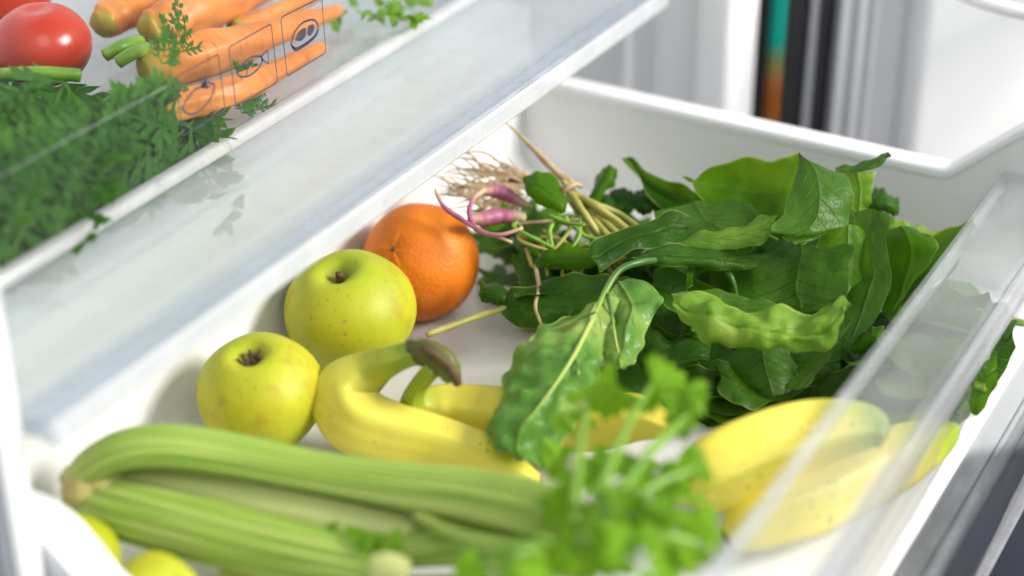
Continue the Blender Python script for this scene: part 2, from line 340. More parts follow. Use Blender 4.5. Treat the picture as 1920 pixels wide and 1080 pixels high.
MT = dict(
    white=plastic('white_plastic', (0.83, 0.83, 0.84), 0.38, bump=0.03),
    liner=plastic('liner_plastic', (0.84, 0.85, 0.86), 0.45),
    tub=plastic('tub_plastic', (0.75, 0.745, 0.74), 0.42, sss=0.0, bump=0.05),
    grey=plastic('grey_plastic', (0.40, 0.41, 0.44), 0.4),
    metal=plastic('side_metal', (0.27, 0.30, 0.34), 0.4),
    rubber=plastic('dark_rubber', (0.012, 0.012, 0.014), 0.5),
    kitchen=plastic('dark_floor', (0.06, 0.065, 0.085), 0.3),
    clear=clear('clear_plastic', tint=(0.99, 0.992, 0.992), milk=0.004, dust=0.014, ior=1.40),
    clear_thin=clear('clear_thin_plastic', tint=(0.99, 0.99, 0.99), milk=0.002, dust=0.006, ior=1.32),
    frost=clear('frosted_rim', tint=(0.975, 0.985, 0.99), milk=0.085, dust=0.08, rough=0.15, milkcol=(0.88, 0.90, 0.94)),
    trim=clear('trim_plastic', tint=(0.86, 0.89, 0.93), milk=0.30, dust=0.10, rough=0.1, milkcol=(0.70, 0.74, 0.82)),
    glass=clear('shelf_glass', tint=(0.93, 0.96, 0.97), milk=0.30, dust=0.05, rough=0.03, milkcol=(0.86, 0.89, 0.92)),  # whitish milk stands in for the liner's reflection on the glass
    edge=clear('polished_edge', tint=(0.95, 0.96, 0.98), milk=0.22, dust=0.12, rough=0.12, milkcol=(0.9, 0.91, 0.95)),
    lip=clear('lip_plastic', tint=(0.9, 0.92, 0.95), milk=0.55, dust=0.2, rough=0.12, milkcol=(0.88, 0.88, 0.89)),
    ink=plastic('printed_ink', (0.035, 0.04, 0.07), 0.5),
    apple=fruit('apple_skin', f_apple, 0.5, 0.32), orange=fruit('orange_peel', f_orange, 0.5, 0.3, 0.1, (0.01, 0.004, 0.001)),
    banana=fruit('banana_peel', f_banana, 0.45, 0.35), celery=fruit('celery_rib', f_celery, 0.38), heart=fruit('celery_heart', f_heart, 0.4),
    carrot=fruit('carrot_skin', f_carrot, 0.45, 0.35, 0.15, (0.01, 0.004, 0.001)), tomato=fruit('tomato_skin', f_tomato, 0.24, 0.45),
    root=fruit('pink_root', f_root, 0.5), stem=fruit('yellow_stem', f_stem, 0.45), tan=fruit('tan_rootlet', f_tan, 0.6), gstem=fruit('green_stem', f_gstem, 0.4), dstem=fruit('dark_stem', f_dstem, 0.4), rib=fruit('leaf_rib', f_rib, 0.4), crown=fruit('banana_crown', f_crown, 0.5), butt=fruit('celery_butt', f_butt, 0.5), brown=fruit('dry_brown', f_brown, 0.7, 0.2, 0.0),
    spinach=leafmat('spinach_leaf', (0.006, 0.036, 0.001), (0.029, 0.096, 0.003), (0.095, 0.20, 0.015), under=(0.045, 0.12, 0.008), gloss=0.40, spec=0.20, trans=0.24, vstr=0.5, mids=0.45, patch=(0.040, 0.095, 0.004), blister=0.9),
    spinach_mid=leafmat('spinach_curl', (0.075, 0.19, 0.012), (0.14, 0.28, 0.02), (0.26, 0.40, 0.07), gloss=0.36, trans=0.30, vstr=0.5, mids=0.3, blister=1.0, patch=(0.20, 0.34, 0.04)),
    spinach_pale=leafmat('spinach_underside', (0.085, 0.195, 0.012), (0.18, 0.31, 0.03), (0.38, 0.47, 0.11), gloss=0.36, trans=0.28, patch=(0.38, 0.46, 0.09), blister=1.0, vstr=0.6, mids=0.0),
    spinach_lit=leafmat('spinach_lit_leaf', (0.026, 0.095, 0.002), (0.070, 0.175, 0.004), (0.010, 0.045, 0.002), gloss=0.4, spec=0.14, trans=0.40, vstr=0.55, mids=0.4, blister=0.6, patch=(0.11, 0.21, 0.008)),  # lighter copy of the spinach leaf, with the lit look put into its colour
    chard=leafmat('blistered_leaf', (0.050, 0.145, 0.022), (0.095, 0.22, 0.035), (0.34, 0.46, 0.11), gloss=0.28, trans=0.22, patch=(0.30, 0.40, 0.09), blister=1.0, veins=5.0, vstr=0.7),
    celleaf=leafmat('celery_leaf', (0.065, 0.19, 0.005), (0.19, 0.36, 0.012), (0.34, 0.48, 0.06), gloss=0.45, trans=0.45),
    frond=leafmat('carrot_frond', (0.009, 0.055, 0.009), (0.055, 0.175, 0.024), (0.11, 0.24, 0.04), gloss=0.45, trans=0.35),
)

# ================================================================== SETTING
# kitchen floor below the fridge
fl = link('floor', mesh('floor', [(-4, -4, -0.62), (4, -4, -0.62), (4, 4, -0.62), (-4, 4, -0.62)], [(0, 1, 2, 3)], smooth=False), None, MT['kitchen']); fl['kind'] = 'structure'

# ---- refrigerator: cabinet walls, liner, open door
fridge = thing('refrigerator', 'white refrigerator with its door swung open behind the drawers', 'refrigerator')
box('side_panel', (-0.0145, 0.004, -0.30), (-0.0005, 0.46, 0.9), MT['liner'], fridge, 0.004)
box('outer_skin', (-0.0185, 0.010, -0.62), (-0.0147, 0.48, 0.9), MT['metal'], fridge, 0.001)
box('side_panel', (0.640, -0.006, -0.30), (0.668, 0.46, 0.9), MT['liner'], fridge, 0.004)
box('back_panel', (-0.034, 0.462, -0.30), (0.672, 0.49, 0.9), MT['liner'], fridge, 0.002)
box('bottom_panel', (-0.034, 0.01, -0.06), (0.64, 0.46, -0.035), MT['liner'], fridge, 0.002)
box('front_post', (0.608, -0.034, -0.30), (0.655, -0.006, 0.9), MT['white'], fridge, 0.007)
box('runner_rib', (0.604, 0.037, -0.03), (0.639, 0.045, 0.3), MT['white'], fridge, 0.003)
box('runner_rail', (0.600, 0.0, 0.190), (0.639, 0.44, 0.200), MT['white'], fridge, 0.002)
# door: gasket strips at the hinge edge, then the bright inner liner
door = box('door', (0.700, -0.62, -0.30), (0.745, -0.088, 0.75), MT['white'], fridge, 0.012)
box('door_liner', (0.676, -0.60, -0.28), (0.702, -0.118, 0.72), MT['white'], door, 0.012, 4)
box('door_edge', (0.686, -0.0805, -0.30), (0.742, -0.0740, 0.75), MT['grey'], fridge, 0.002)
for y0, m_ in ((-0.0845, 'white'), (-0.0905, 'grey'), (-0.0962, 'white'), (-0.1022, 'grey')):
    sweep('gasket', [(0.682, y0, -0.3), (0.682, y0, 0.2), (0.682, y0, 0.72)], [0.0032 if m_ == 'white' else 0.0026] * 3, MT[m_], fridge, n=6, m=10)
box('hinge_cover', (0.674, -0.0305, -0.3), (0.682, -0.0200, 0.8), MT['rubber'], fridge, 0.002)
box('hinge_band', (0.676, -0.0585, -0.3), (0.684, -0.0430, 0.8), MT['rubber'], fridge, 0.002)
box('hinge_band', (0.677, -0.0655, -0.3), (0.683, -0.0600, 0.8), MT['grey'], fridge, 0.002)  # grey bar painting a glint between the black strips
box('hinge_band', (0.678, -0.0735, -0.3), (0.684, -0.0662, 0.8), MT['rubber'], fridge, 0.002)
# door bin: rounded tray
Mx = Matrix.Translation((0.700, -0.100, 0)) @ Matrix.Rotation(math.radians(42), 4, 'Z') @ Matrix.Translation((-0.700, 0.100, 0))
door.matrix_world = Mx
bc = PZ(2000, -55, 0.137)
ring = [(bc[0] + 0.083 * math.cos(a), bc[1] + 0.083 * math.sin(a)) for a in np.linspace(0, 2 * math.pi, 49)[:-1]]
bn = prism('door_bin', ring, 2, 0.134, 0.138, MT['frost'], fridge, 0.001)
sweep('bin_rim', [(x, y, 0.136) for x, y in ring + ring[:2]], [0.0042] * 50, MT['white'], bn, n=110, m=10)

# ---- dark cupboard and bottle seen through the hinge gap
cup = box('dark_cupboard', (1.35, -0.55, -0.62), (1.40, 0.9, 1.2), MT['rubber'], None, 0.004)
tag(cup, 'black cupboard front seen through the gap beside the door hinge', 'cupboard')
tealm = plastic('teal_glaze', (0.01, 0.52, 0.42), 0.3); brownm = plastic('amber_glaze', (0.42, 0.13, 0.02), 0.35); olive = plastic('olive_label', (0.25, 0.30, 0.08), 0.5)
bt = thing('bottle', 'teal and amber bottle glimpsed through the dark hinge gap', 'bottle')
g0 = PX(1453, 130, 1.25)
box('ledge', (1.18, 0.0, -0.372), (1.349, 0.5, -0.352), MT['rubber'], cup, 0.002)
gx, gy, gz = g0
sweep('body', [(gx, gy, -0.351), (gx, gy, -0.28), (gx, gy, gz - 0.003)], [0.0085] * 3, brownm, bt, n=10, m=16)
sweep('band', [(gx, gy, gz - 0.003), (gx, gy, gz + 0.020)], [0.0087] * 2, olive, bt, n=6, m=16)
sweep('neck', [(gx, gy, gz + 0.020), (gx, gy, gz + 0.06), (gx, gy, gz + 0.16)], [0.0085, 0.0085, 0.007], tealm, bt, n=10, m=16)

# ================================================================== LOWER DRAWER (white tub, clear front)
dr = thing('vegetable_drawer', 'open white drawer with clear front, full of fruit and greens', 'drawer')
YB, YF = 0.074, -0.272          # back wall, clear front
XN, XF = 0.020, 0.523           # near and far inner faces
box('drawer_floor', (XN - 0.012, YF - 0.006, -0.006), (XF + 0.012, YB + 0.006, 0.0), MT['tub'], dr, 0.001)
# back wall with a coved foot
prof = [(YB + 0.006, -0.005), (YB - 0.020, 0.0005)] + [(YB - 0.020 + 0.020 * math.sin(a), 0.0205 - 0.020 * math.cos(a)) for a in np.linspace(0.1, math.pi / 2, 8)] + [(YB + 0.001, 0.112), (YB + 0.006, 0.112)]
prism('back_wall', prof, 0, XN - 0.01, XF + 0.01, MT['tub'], dr)
box('rear_deck', (XN - 0.012, YB + 0.0065, 0.104), (XF + 0.012, 0.40, 0.111), MT['white'], dr, 0.002)
# side walls: the outline in Y-Z dips in the middle
def side(name, x0, x1, pr):
    poly = [(YF - 0.004, -0.004)] + pr + [(0.40, -0.004)]
    return prism(name, poly, 0, x0, x1, MT['tub'], dr)
pf = [(YF - 0.004, 0.103), (-0.246, 0.104), (-0.206, 0.067), (0.050, 0.067), (0.066, 0.070), (0.105, 0.094), (0.40, 0.097)]
side('side_wall', XF, XF + 0.004, pf)
pn = [(YF - 0.004, 0.080), (-0.246, 0.080), (-0.206, 0.044), (-0.028, 0.044), (-0.016, 0.050), (0.004, 0.070), (0.016, 0.074), (0.40, 0.076)]
side('side_wall', XN - 0.004, XN, pn)
def rim(pr, xa, xb, skirt=0.010):
    # a rounded lip that follows the top of the wall
    P = [(0, a, b) for a, b in pr]; vs = []; fs = []
    sg = np.sign(xb - xa); sec = [(xa, -0.004), (xa, 0.0), (xa + 0.001 * sg, 0.0016), (xb - 0.002 * sg, 0.0016), (xb, 0.0002), (xb, -skirt)]
    for p in P:
        for x, dz in sec: vs.append((x, p[1], p[2] + dz))
    k = len(sec)
    for i in range(len(P) - 1):
        for j in range(k): fs.append((i * k + j, i * k + (j + 1) % k, (i + 1) * k + (j + 1) % k, (i + 1) * k + j))
    fs.append(tuple(range(k))); fs.append(tuple(range((len(P) - 1) * k, len(P) * k))[::-1])
    o = link('rim', mesh('rim', vs, fs, smooth=False), dr, MT['white'])
    bm = bmesh.new(); bm.from_mesh(o.data); bmesh.ops.recalc_face_normals(bm, faces=bm.faces[:]); bm.to_mesh(o.data); bm.free()
def dense(pr, rad=0.007):
    out = [pr[0]]
    for i in range(1, len(pr) - 1):
        p0, p, p1 = (np.array(q) for q in pr[i - 1:i + 2])
        a_ = p + nrm(p0 - p) * min(rad, 0.45 * np.linalg.norm(p0 - p)); b_ = p + nrm(p1 - p) * min(rad, 0.45 * np.linalg.norm(p1 - p))
        for t in np.linspace(0, 1, 7): out.append(tuple((1 - t) ** 2 * a_ + 2 * t * (1 - t) * p + t * t * b_))
    return out + [pr[-1]]
rim(dense(pf, 0.004), XF - 0.001, XF + 0.014)
rim(dense(pn, 0.006), XN + 0.001, XN - 0.0185, 0.085)
fl_p = [(-0.10, -0.05), (-0.10, 0.043)] + [(y, z - 0.0012) for y, z in dense(pn[3:6], 0.006) if y < 0.0034] + [(0.0034, -0.05)]
prism('side_flank', fl_p, 0, -0.0140, 0.0010, MT['white'], dr)
# clear front: wall, inward flange at the top, lower skirt
fp = box('front_panel', (XN - 0.016, YF - 0.0045, -0.003), (XF + 0.004, YF, 0.071), MT['clear'], dr, 0.0012)
box('flange', (XN - 0.018, YF - 0.006, 0.0715), (XF + 0.003, YF + 0.034, 0.0755), MT['frost'], fp, 0.0015)
box('flange_lip', (XN - 0.018, YF + 0.030, 0.062), (XF + 0.003, YF + 0.0335, 0.0712), MT['edge'], fp, 0.001)
box('flange_edge', (XN - 0.020, YF - 0.011, 0.058), (XF + 0.004, YF - 0.0065, 0.0765), MT['edge'], fp, 0.001)
box('foot_ledge', (XN - 0.016, YF - 0.017, -0.008), (XF + 0.004, YF - 0.005, -0.0035), MT['frost'], fp, 0.001)
box('foot_rib', (XN + 0.05, YF - 0.026, -0.0075), (XF - 0.07, YF - 0.018, -0.0035), MT['frost'], fp, 0.001)
box('skirt', (XN - 0.016, YF - 0.034, -0.040), (XF + 0.004, YF - 0.0305, 0.030), MT['clear'], fp, 0.001)
box('skirt_edge', (XN - 0.016, YF - 0.0355, -0.0425), (XF + 0.004, YF - 0.030, -0.0405), MT['edge'], fp, 0.0006)
box('end_plate', (XF - 0.006, YF + 0.001, 0.02), (XF - 0.001, YF + 0.014, 0.094), MT['white'], fp, 0.001)

# ================================================================== SHELF
sh = thing('glass_shelf', 'glass shelf with pale plastic front trim above the vegetable drawer', 'shelf')
ZS = 0.133
box('glass_pane', (0.002, 0.0030, ZS - 0.0095), (0.598, 0.44, ZS - 0.0055), MT['glass'], sh, 0.0008)
t_prof = [(-0.007, ZS + 0.000), (-0.008, ZS - 0.001), (-0.0085, ZS - 0.011), (-0.0065, ZS - 0.012), (-0.0040, ZS - 0.0115), (-0.003, ZS - 0.0105), (0.0225, ZS - 0.0105), (0.0225, ZS - 0.0097), (0.0022, ZS - 0.0096), (0.0022, ZS - 0.0010), (0.0015, ZS)]
prism('front_trim', t_prof, 0, 0.001, 0.560, MT['trim'], sh)
l_prof = [(-0.0095, ZS - 0.0008), (-0.0108, ZS - 0.0020), (-0.0108, ZS - 0.0115), (-0.0098, ZS - 0.0130), (-0.0087, ZS - 0.0125), (-0.0087, ZS - 0.0012)]
prism('front_lip', l_prof, 0, 0.001, 0.556, MT['lip'], sh)

# ================================================================== UPPER DRAWER (clear)
ud = thing('clear_drawer', 'clear drawer with printed food icons holding carrots and tomatoes', 'drawer')
ZU = 0.1315; YU = 0.085
box('drawer_floor', (0.006, YU + 0.006, ZU), (0.592, 0.43, ZU + 0.003), MT['clear'], ud, 0.0008)
upf = box('front_panel', (0.006, YU, ZU + 0.006), (0.592, YU + 0.003, ZU + 0.15), MT['clear_thin'], ud, 0.0008)
box('bottom_lip', (0.006, YU - 0.003, ZU - 0.001), (0.592, YU + 0.0055, ZU + 0.0055), MT['lip'], upf, 0.002)
box('crease', (0.006, YU + 0.0035, ZU + 0.0472), (0.200, YU + 0.0042, ZU + 0.0477), MT['frost'], upf, 0.0)
box('side_wall', (0.589, YU + 0.004, ZU + 0.004), (0.592, 0.43, ZU + 0.13), MT['clear'], ud, 0.0008)

YI = YU - 0.0008
def zi(x, y): return PY(300 + x / 4.5, y / 4.5, YI)
def ribbon(name, pts, wid, closed=False, n=None, parent=None):
    P = np.array(pts); P = crom(list(P) + ([P[0]] if closed else []), n or 6 * len(P)) if n != 0 else (np.vstack([P, P[:1]]) if closed else P)
    vs = []; fs = []
    T = np.gradient(P, axis=0)
    if closed: T[0] = T[-1] = (P[1] - P[-2])
    for p, t in zip(P, T):
        t = nrm(t); s = np.cross(t, (0, 1, 0)); s = nrm(s) * wid / 2
        vs += [p - s, p + s]
    for i in range(len(P) - 1): fs.append((2 * i, 2 * i + 1, 2 * i + 3, 2 * i + 2))
    return link(name, mesh(name, vs, fs, smooth=False), parent, MT['ink'])
def rounded(c, r=0.14, k=5):
    out = []; n = len(c)
    for i in range(n):
        p0, p, p1 = np.array(c[i - 1]), np.array(c[i]), np.array(c[(i + 1) % n])
        a = p + nrm(p0 - p) * 26; b = p + nrm(p1 - p) * 26
        for t in np.linspace(0, 1, k): out.append((1 - t) ** 2 * a + 2 * t * (1 - t) * p + t * t * b)
    return out
W_ = 0.00072
for c in ([(1016, 150), (1362, -25), (1398, 445), (1072, 645)], [(578, 400), (935, 202), (992, 690), (640, 905)], [(130, 655), (490, 457), (548, 930), (190, 1150)]):
    ribbon('icon_frame', [zi(*p) for p in rounded(c)], W_, True, 0, upf)
def blob(name, pts):
    P = crom([zi(*p) for p in pts] + [zi(*pts[0])], 30)[:-1]
    link(name, mesh(name, list(P), [tuple(range(len(P)))], smooth=False), upf, MT['ink'])
ribbon('steak_icon', [zi(*p) for p in [(1105, 375), (1130, 280), (1200, 195), (1285, 168), (1325, 200), (1330, 270), (1290, 330), (1210, 390), (1140, 425)]], W_ * 1.7, True, 50, upf)
ribbon('steak_icon', [zi(*p) for p in [(1112, 395), (1150, 408), (1230, 365), (1300, 305), (1328, 255)]], W_ * 1.5, False, 30, upf)
blob('steak_icon', [(1140, 345), (1165, 275), (1222, 235), (1228, 300), (1190, 345)])
blob('steak_icon', [(1245, 225), (1285, 205), (1300, 240), (1280, 290), (1245, 300)])
ribbon('fish_icon', [zi(*p) for p in [(650, 625), (690, 550), (770, 485), (845, 478), (862, 510), (830, 575), (760, 635), (690, 650)]], W_ * 1.5, True, 46, upf)
ribbon('fish_icon', [zi(*p) for p in [(848, 480), (905, 425), (915, 540), (852, 500)]], W_ * 1.5, False, 0, upf)
ribbon('fish_icon', [zi(*p) for p in [(715, 545), (735, 590), (725, 640)]], W_ * 1.2, False, 14, upf)
ribbon('poultry_icon', [zi(*p) for p in [(390, 880), (440, 800), (455, 720), (400, 700), (360, 730), (290, 760), (220, 850), (190, 920), (250, 965), (330, 940)]], W_ * 1.6, True, 50, upf)
blob('poultry_icon', [(345, 700), (385, 655), (395, 720), (430, 720), (400, 750), (350, 740)])

# ================================================================== leaf builders
def loft_leaf(name, rows, mat, parent, nu=20, nv=34, ruffle=0.0012, blister=0.0010, seed=0, rf=3.2, bf=70.0, wob=0.08, crumple=0.0, rib=0.35):
    """rows: (left edge, rib, right edge) points from one end to the other"""
    R3 = np.array([[np.asarray(p, float) for p in r] for r in rows])
    L, Mi, Rg = (crom(R3[:, i], nv) for i in range(3))
    Pt = np.zeros((nv, nu + 1, 3))
    for j in range(nu + 1):
        u0 = -1 + 2 * j / nu
        for i in range(nv):
            v = i / (nv - 1)
            u = u0 * (1 + wob * (ns(v * 5.0 + seed * 2.3, 3.0 * np.sign(u0)) + 0.15 * ns(v * 13.0 + seed, 7.0 * np.sign(u0))))
            a, b, c = u * (u - 1) / 2, 1 - u * u, u * (u + 1) / 2
            Pt[i, j] = a * L[i] + b * Mi[i] + c * Rg[i]
    du = np.gradient(Pt, axis=1); dv = np.gradient(Pt, axis=0); N = np.cross(du, dv)
    N /= (np.linalg.norm(N, axis=2, keepdims=True) + 1e-12)
    vs = []; uvs = []
    for i in range(nv):
        for j in range(nu + 1):
            u = -1 + 2 * j / nu; v = i / (nv - 1); p = Pt[i, j]
            h = ruffle * abs(u) ** 2.2 * 2.2 * (ns(v * rf * 0.8 + seed * 3.1, 1.7 * np.sign(u) + seed) + 0.5 * ns(v * rf * 2.1 + seed, 5 * np.sign(u)))
            h += blister * 1.5 * ns(p[0] * bf + seed, p[1] * bf, p[2] * bf) + blister * 2.2 * ns(p[0] * bf * .35, p[1] * bf * .35 + seed, p[2] * bf * .35)
            if crumple: h += crumple * ((1 - 2.2 * abs(ns(p[0] * 26 + seed, p[1] * 26, p[2] * 26))) * 0.6 + 1.2 * ns(p[0] * 15 + seed * 2, p[1] * 15, p[2] * 15))
            h -= rib * blister * 1.3 * math.exp(-(u / 0.09) ** 2)
            vs.append(p + N[i, j] * h); uvs.append((0.5 + u / 2, v))
    k = nu + 1
    fs = [(i * k + j, i * k + j + 1, (i + 1) * k + j + 1, (i + 1) * k + j) for i in range(nv - 1) for j in range(nu)]
    return link(name, mesh(name, vs, fs, uvs), parent, mat)
def D(*r):
    """row of pixels with distance: ((x,y,d) left, rib, right)"""
    return [PD(*q) for q in r]
def free_leaf(name, base, tip, width, mat, parent, side=None, droop=0.01, cup=0.2, seed=0, shape='spinach', nu=12, nv=22, stemlen=0.0, ruffle=0.0014, up=(0, 0, 1)):
    base, tip = np.asarray(base, float), np.asarray(tip, float); ax = nrm(tip - base)
    s = nrm(np.cross(ax, up)) if side is None else nrm(np.asarray(side, float) - ax * np.dot(side, ax)); n = np.cross(s, ax)
    rows = []
    for t in np.linspace(0, 1, 9):
        c = base + (tip - base) * t + n * droop * math.sin(math.pi * t) 
        if shape == 'spinach': w_ = width / 2 * (math.sin(math.pi * min(1, 0.06 + 0.94 * t) ** 0.72)) ** 0.75
        else: w_ = width / 2 * math.sin(math.pi * (0.03 + 0.96 * t)) ** 0.8
        rows.append((c - s * w_ + n * cup * w_, c, c + s * w_ + n * cup * w_))
    return loft_leaf(name, rows, mat, parent, nu, nv, ruffle, 0.0009, seed, crumple=0.002)

# ================================================================== CONTENTS OF THE LOWER DRAWER
# ---- apples
def apple(name, px, py, rpx, z, label, tilt, seed, group, squash=0.9, calyx=False):
    c = PZ(px, py, z); d = np.dot(c - CAM, F_); r = rpx * d / FPX
    t = thing(name, label, 'apple', group=group)
    n, m = 44, 56; vs = []; uvs = []; fs = []
    Rm = Matrix.Rotation(tilt[0], 3, 'X') @ Matrix.Rotation(tilt[1], 3, 'Y') @ Matrix.Rotation(seed, 3, 'Z')
    for i in range(n + 1):
        th = math.pi * i / n
        rr = math.sin(th); zz = math.cos(th) * squash
        dip = 0.30 * math.exp(-(th / 0.24) ** 2) + 0.22 * math.exp(-((math.pi - th) / 0.30) ** 2) * -1
        zz -= dip; rr *= 1.0 + 0.05 * math.cos(th)
        for j in range(m):
            a = 2 * math.pi * j / m
            k = 1 + 0.022 * math.cos(5 * a + seed) * (0.4 + 0.6 * abs(math.cos(th))) + 0.03 * ns(math.cos(a) + seed, math.sin(a), zz)
            v = Rm @ Vector((rr * math.cos(a) * k, rr * math.sin(a) * k, zz)); vs.append(np.array(v) * r + c); uvs.append((j / m, i / n))
    for i in range(n):
        for j in range(m): fs.append((i * m + j, (i + 1) * m + j, (i + 1) * m + (j + 1) % m, i * m + (j + 1) % m))
    link('body', mesh('body', vs, fs, uvs), t, MT['apple'])
    ax = np.array(Rm @ Vector((0, 0, 1))); top = c + ax * r * (squash - 0.30)
    if calyx:
        for q in range(7):
            a = q * 0.9 + seed; o_ = np.array(Rm @ Vector((math.cos(a), math.sin(a), 0)))
            sweep('sepal', [top + o_ * r * 0.05, top + o_ * r * 0.13 + ax * r * 0.07, top + o_ * r * (0.10 + 0.05 * (q % 3)) + ax * r * (0.17 + 0.04 * (q % 2))], [r * 0.045, r * 0.04, r * 0.012], MT['brown'], t, n=8, m=6)
    else:
        sweep('stem', [top - ax * r * 0.02, top + ax * r * 0.08, top + ax * r * 0.16 + R_ * r * 0.03], [r * 0.07, r * 0.05, r * 0.06], MT['brown'], t, n=8, m=8)
    return t
G = 'yellow green apples in the drawer'
apple('apple', 657, 586, 124, 0.034, 'yellow green apple touching the orange, brown freckles on its lower side', (-0.10, -0.24), 0.4, G)
apple('apple', 490, 740, 120, 0.033, 'yellow green apple between celery and banana with a dry brown calyx', (-0.05, -0.20), 2.1, G, 0.93, True)
apple('apple', 140, 1050, 88, 0.026, 'yellow apple tucked under the celery butt beside the drawer wall', (0.5, -0.9), 1.1, G)
apple('apple', 290, 1128, 92, 0.030, 'yellow apple below the celery, only its top showing at the bottom edge', (0.9, 0.3), 3.0, G)
# ---- orange
oc = PZ(788, 491, 0.0325); orr = 111 * np.dot(oc - CAM, F_) / FPX
org = thing('orange', 'round orange in the drawer corner behind the apples', 'orange')
vs = []; uvs = []; fs = []; n, m = 40, 56
axo = nrm(-F_ * 0.75 - R_ * 0.38 + U_ * 0.18); e1 = nrm(np.cross(axo, (0, 0, 1))); e2 = np.cross(axo, e1)
for i in range(n + 1):
    th = math.pi * i / n
    for j in range(m):
        a = 2 * math.pi * j / m
        k = 1 + 0.018 * ns(2 * math.cos(a), 2 * math.sin(a), 2 * math.cos(th)) - 0.035 * math.exp(-(th / 0.2) ** 2) + 0.004 * math.cos(6 * a) * math.exp(-(th / 0.5) ** 2)
        k -= 0.028 * math.exp(-((a - 4.2) / 0.12) ** 2) * math.sin(th) * (th < 1.6)
        v = (e1 * math.cos(a) * math.sin(th) + e2 * math.sin(a) * math.sin(th) + axo * math.cos(th) * 0.96) * k * orr + oc
        vs.append(v); uvs.append((j / m, i / n))
for i in range(n):
    for j in range(m): fs.append((i * m + j, (i + 1) * m + j, (i + 1) * m + (j + 1) % m, i * m + (j + 1) % m))
link('peel', mesh('peel', vs, fs, uvs), org, MT['orange'])
tp = oc + axo * orr * 0.915
sweep('navel', [tp, tp + axo * orr * 0.03], [orr * 0.055, orr * 0.035], MT['brown'], org, n=4, m=8)

# ---- bananas
def bsec(a, f):
    k = 1 + 0.07 * math.cos(5 * a) + 0.022 * math.cos(10 * a)
    return math.sin(a) * k, math.cos(a) * k
def chain(spec): return [PZ(x, y, z) for x, y, z, r in spec], [r * np.dot(PZ(x, y, z) - CAM, F_) / FPX for x, y, z, r in spec]
def banana(spec, parent, ref=(0, 0, 1), seed=0):
    P, r = chain(spec); return sweep('banana', P, r, MT['banana'], parent, n=70, m=40, section=bsec, ref=ref, jitter=0.03, seed=seed)
bb = thing('banana_bunch', 'pair of bananas joined at a green stem beside the apples', 'bananas', group='bananas in the drawer')
banana([(812, 672, .060, 18), (775, 664, .060, 22), (735, 676, .056, 27), (692, 698, .046, 42), (650, 738, .036, 60), (668, 790, .027, 64), (738, 818, .023, 58), (820, 836, .021, 52), (900, 862, .019, 47), (960, 888, .017, 34), (998, 902, .015, 19), (1012, 906, .014, 12)], bb, (0.2, -0.5, 0.8), 1)
banana([(812, 690, .058, 17), (785, 722, .045, 17), (774, 752, .034, 24), (800, 765, .026, 42), (850, 772, .022, 50), (920, 782, .022, 55), (1010, 790, .022, 56), (1110, 792, .025, 54), (1190, 784, .032, 46), (1240, 795, .036, 28), (1262, 806, .036, 12)], bb, (0.1, -0.3, 1), 2)
P, r = chain([(770, 658, .062, 22), (808, 662, .064, 28), (836, 684, .060, 29), (852, 712, .054, 18)])
cr = sweep('crown', P, r, MT['crown'], bb, n=16, m=14, section=lambda a, f: (math.sin(a) * 0.8, math.cos(a) * (1 + 0.2 * math.sin(3 * a))), jitter=0.15)
P, r = chain([(776, 645, .066, 6), (806, 660, .068, 9), (832, 680, .066, 9), (850, 702, .061, 11), (858, 720, .055, 8)])
sweep('cut_edge', P, r, MT['brown'], cr, n=18, m=10, jitter=0.4, seed=4)
b2 = thing('banana_bunch', 'two bananas below the spinach next to the clear drawer front', 'bananas', group='bananas in the drawer')
banana([(1660, 820, .040, 22), (1630, 806, .042, 44), (1575, 806, .044, 58), (1500, 822, .046, 70), (1420, 850, .046, 76), (1345, 884, .042, 74), (1300, 910, .036, 56), (1278, 925, .032, 26), (1270, 930, .030, 13)], b2, (0.3, -0.6, 0.8), 5)
banana([(1790, 802, .020, 12), (1762, 818, .021, 32), (1700, 850, .022, 54), (1620, 894, .022, 64), (1530, 938, .022, 66), (1440, 972, .022, 60), (1385, 998, .020, 42), (1360, 1012, .018, 14)], b2, (0.3, -0.6, 0.8), 8)

# ---- celery
cel = thing('celery', 'bunch of green celery lying across the drawer front with leafy tops', 'celery')
def csec(rib, flat=0.62):
    def f(a, t):
        k = 1 + rib * 1.5 * (math.cos(16 * a) + 0.5 * math.cos(27 * a + 1)) * (0.5 + 0.5 * math.cos(a))
        y = math.cos(a); y = y * (1.0 if y > 0 else flat)
        return math.sin(a) * k * 1.0, y * k * 0.86
    return f
P, r = chain([(150, 905, .040, 36), (178, 878, .048, 46), (240, 850, .056, 52), (330, 845, .058, 54), (450, 862, .056, 52), (600, 892, .054, 50), (760, 918, .054, 56), (880, 934, .056, 62), (1000, 960, .058, 64), (1080, 985, .060, 46)])
s1 = sweep('stalk', P, r, MT['celery'], cel, n=90, m=120, section=csec(0.030), ref=nrm(U_ * 0.9 - F_ * 0.4))
P, r = chain([(146, 918, .034, 42), (210, 950, .034, 56), (320, 982, .034, 62), (450, 1015, .034, 62), (580, 1045, .034, 60), (690, 1068, .034, 50), (740, 1080, .034, 42)])
s2 = sweep('stalk', P, r, MT['celery'], cel, n=70, m=120, section=csec(0.030), ref=nrm(-F_ * 0.8 + U_ * 0.5))
P, r = chain([(170, 902, .036, 34), (260, 908, .036, 46), (400, 925, .036, 54), (520, 950, .036, 56), (640, 975, .036, 52), (760, 1000, .034, 46), (900, 1030, .032, 40)])
sweep('stalk', P, r, MT['heart'], cel, n=60, m=60, section=csec(0.02), ref=nrm(-F_ * 0.6 + U_ * 0.8))
P, r = chain([(600, 1040, .020, 44), (700, 1030, .026, 52), (850, 1015, .034, 58), (980, 1030, .038, 56), (1120, 1060, .04, 40)])
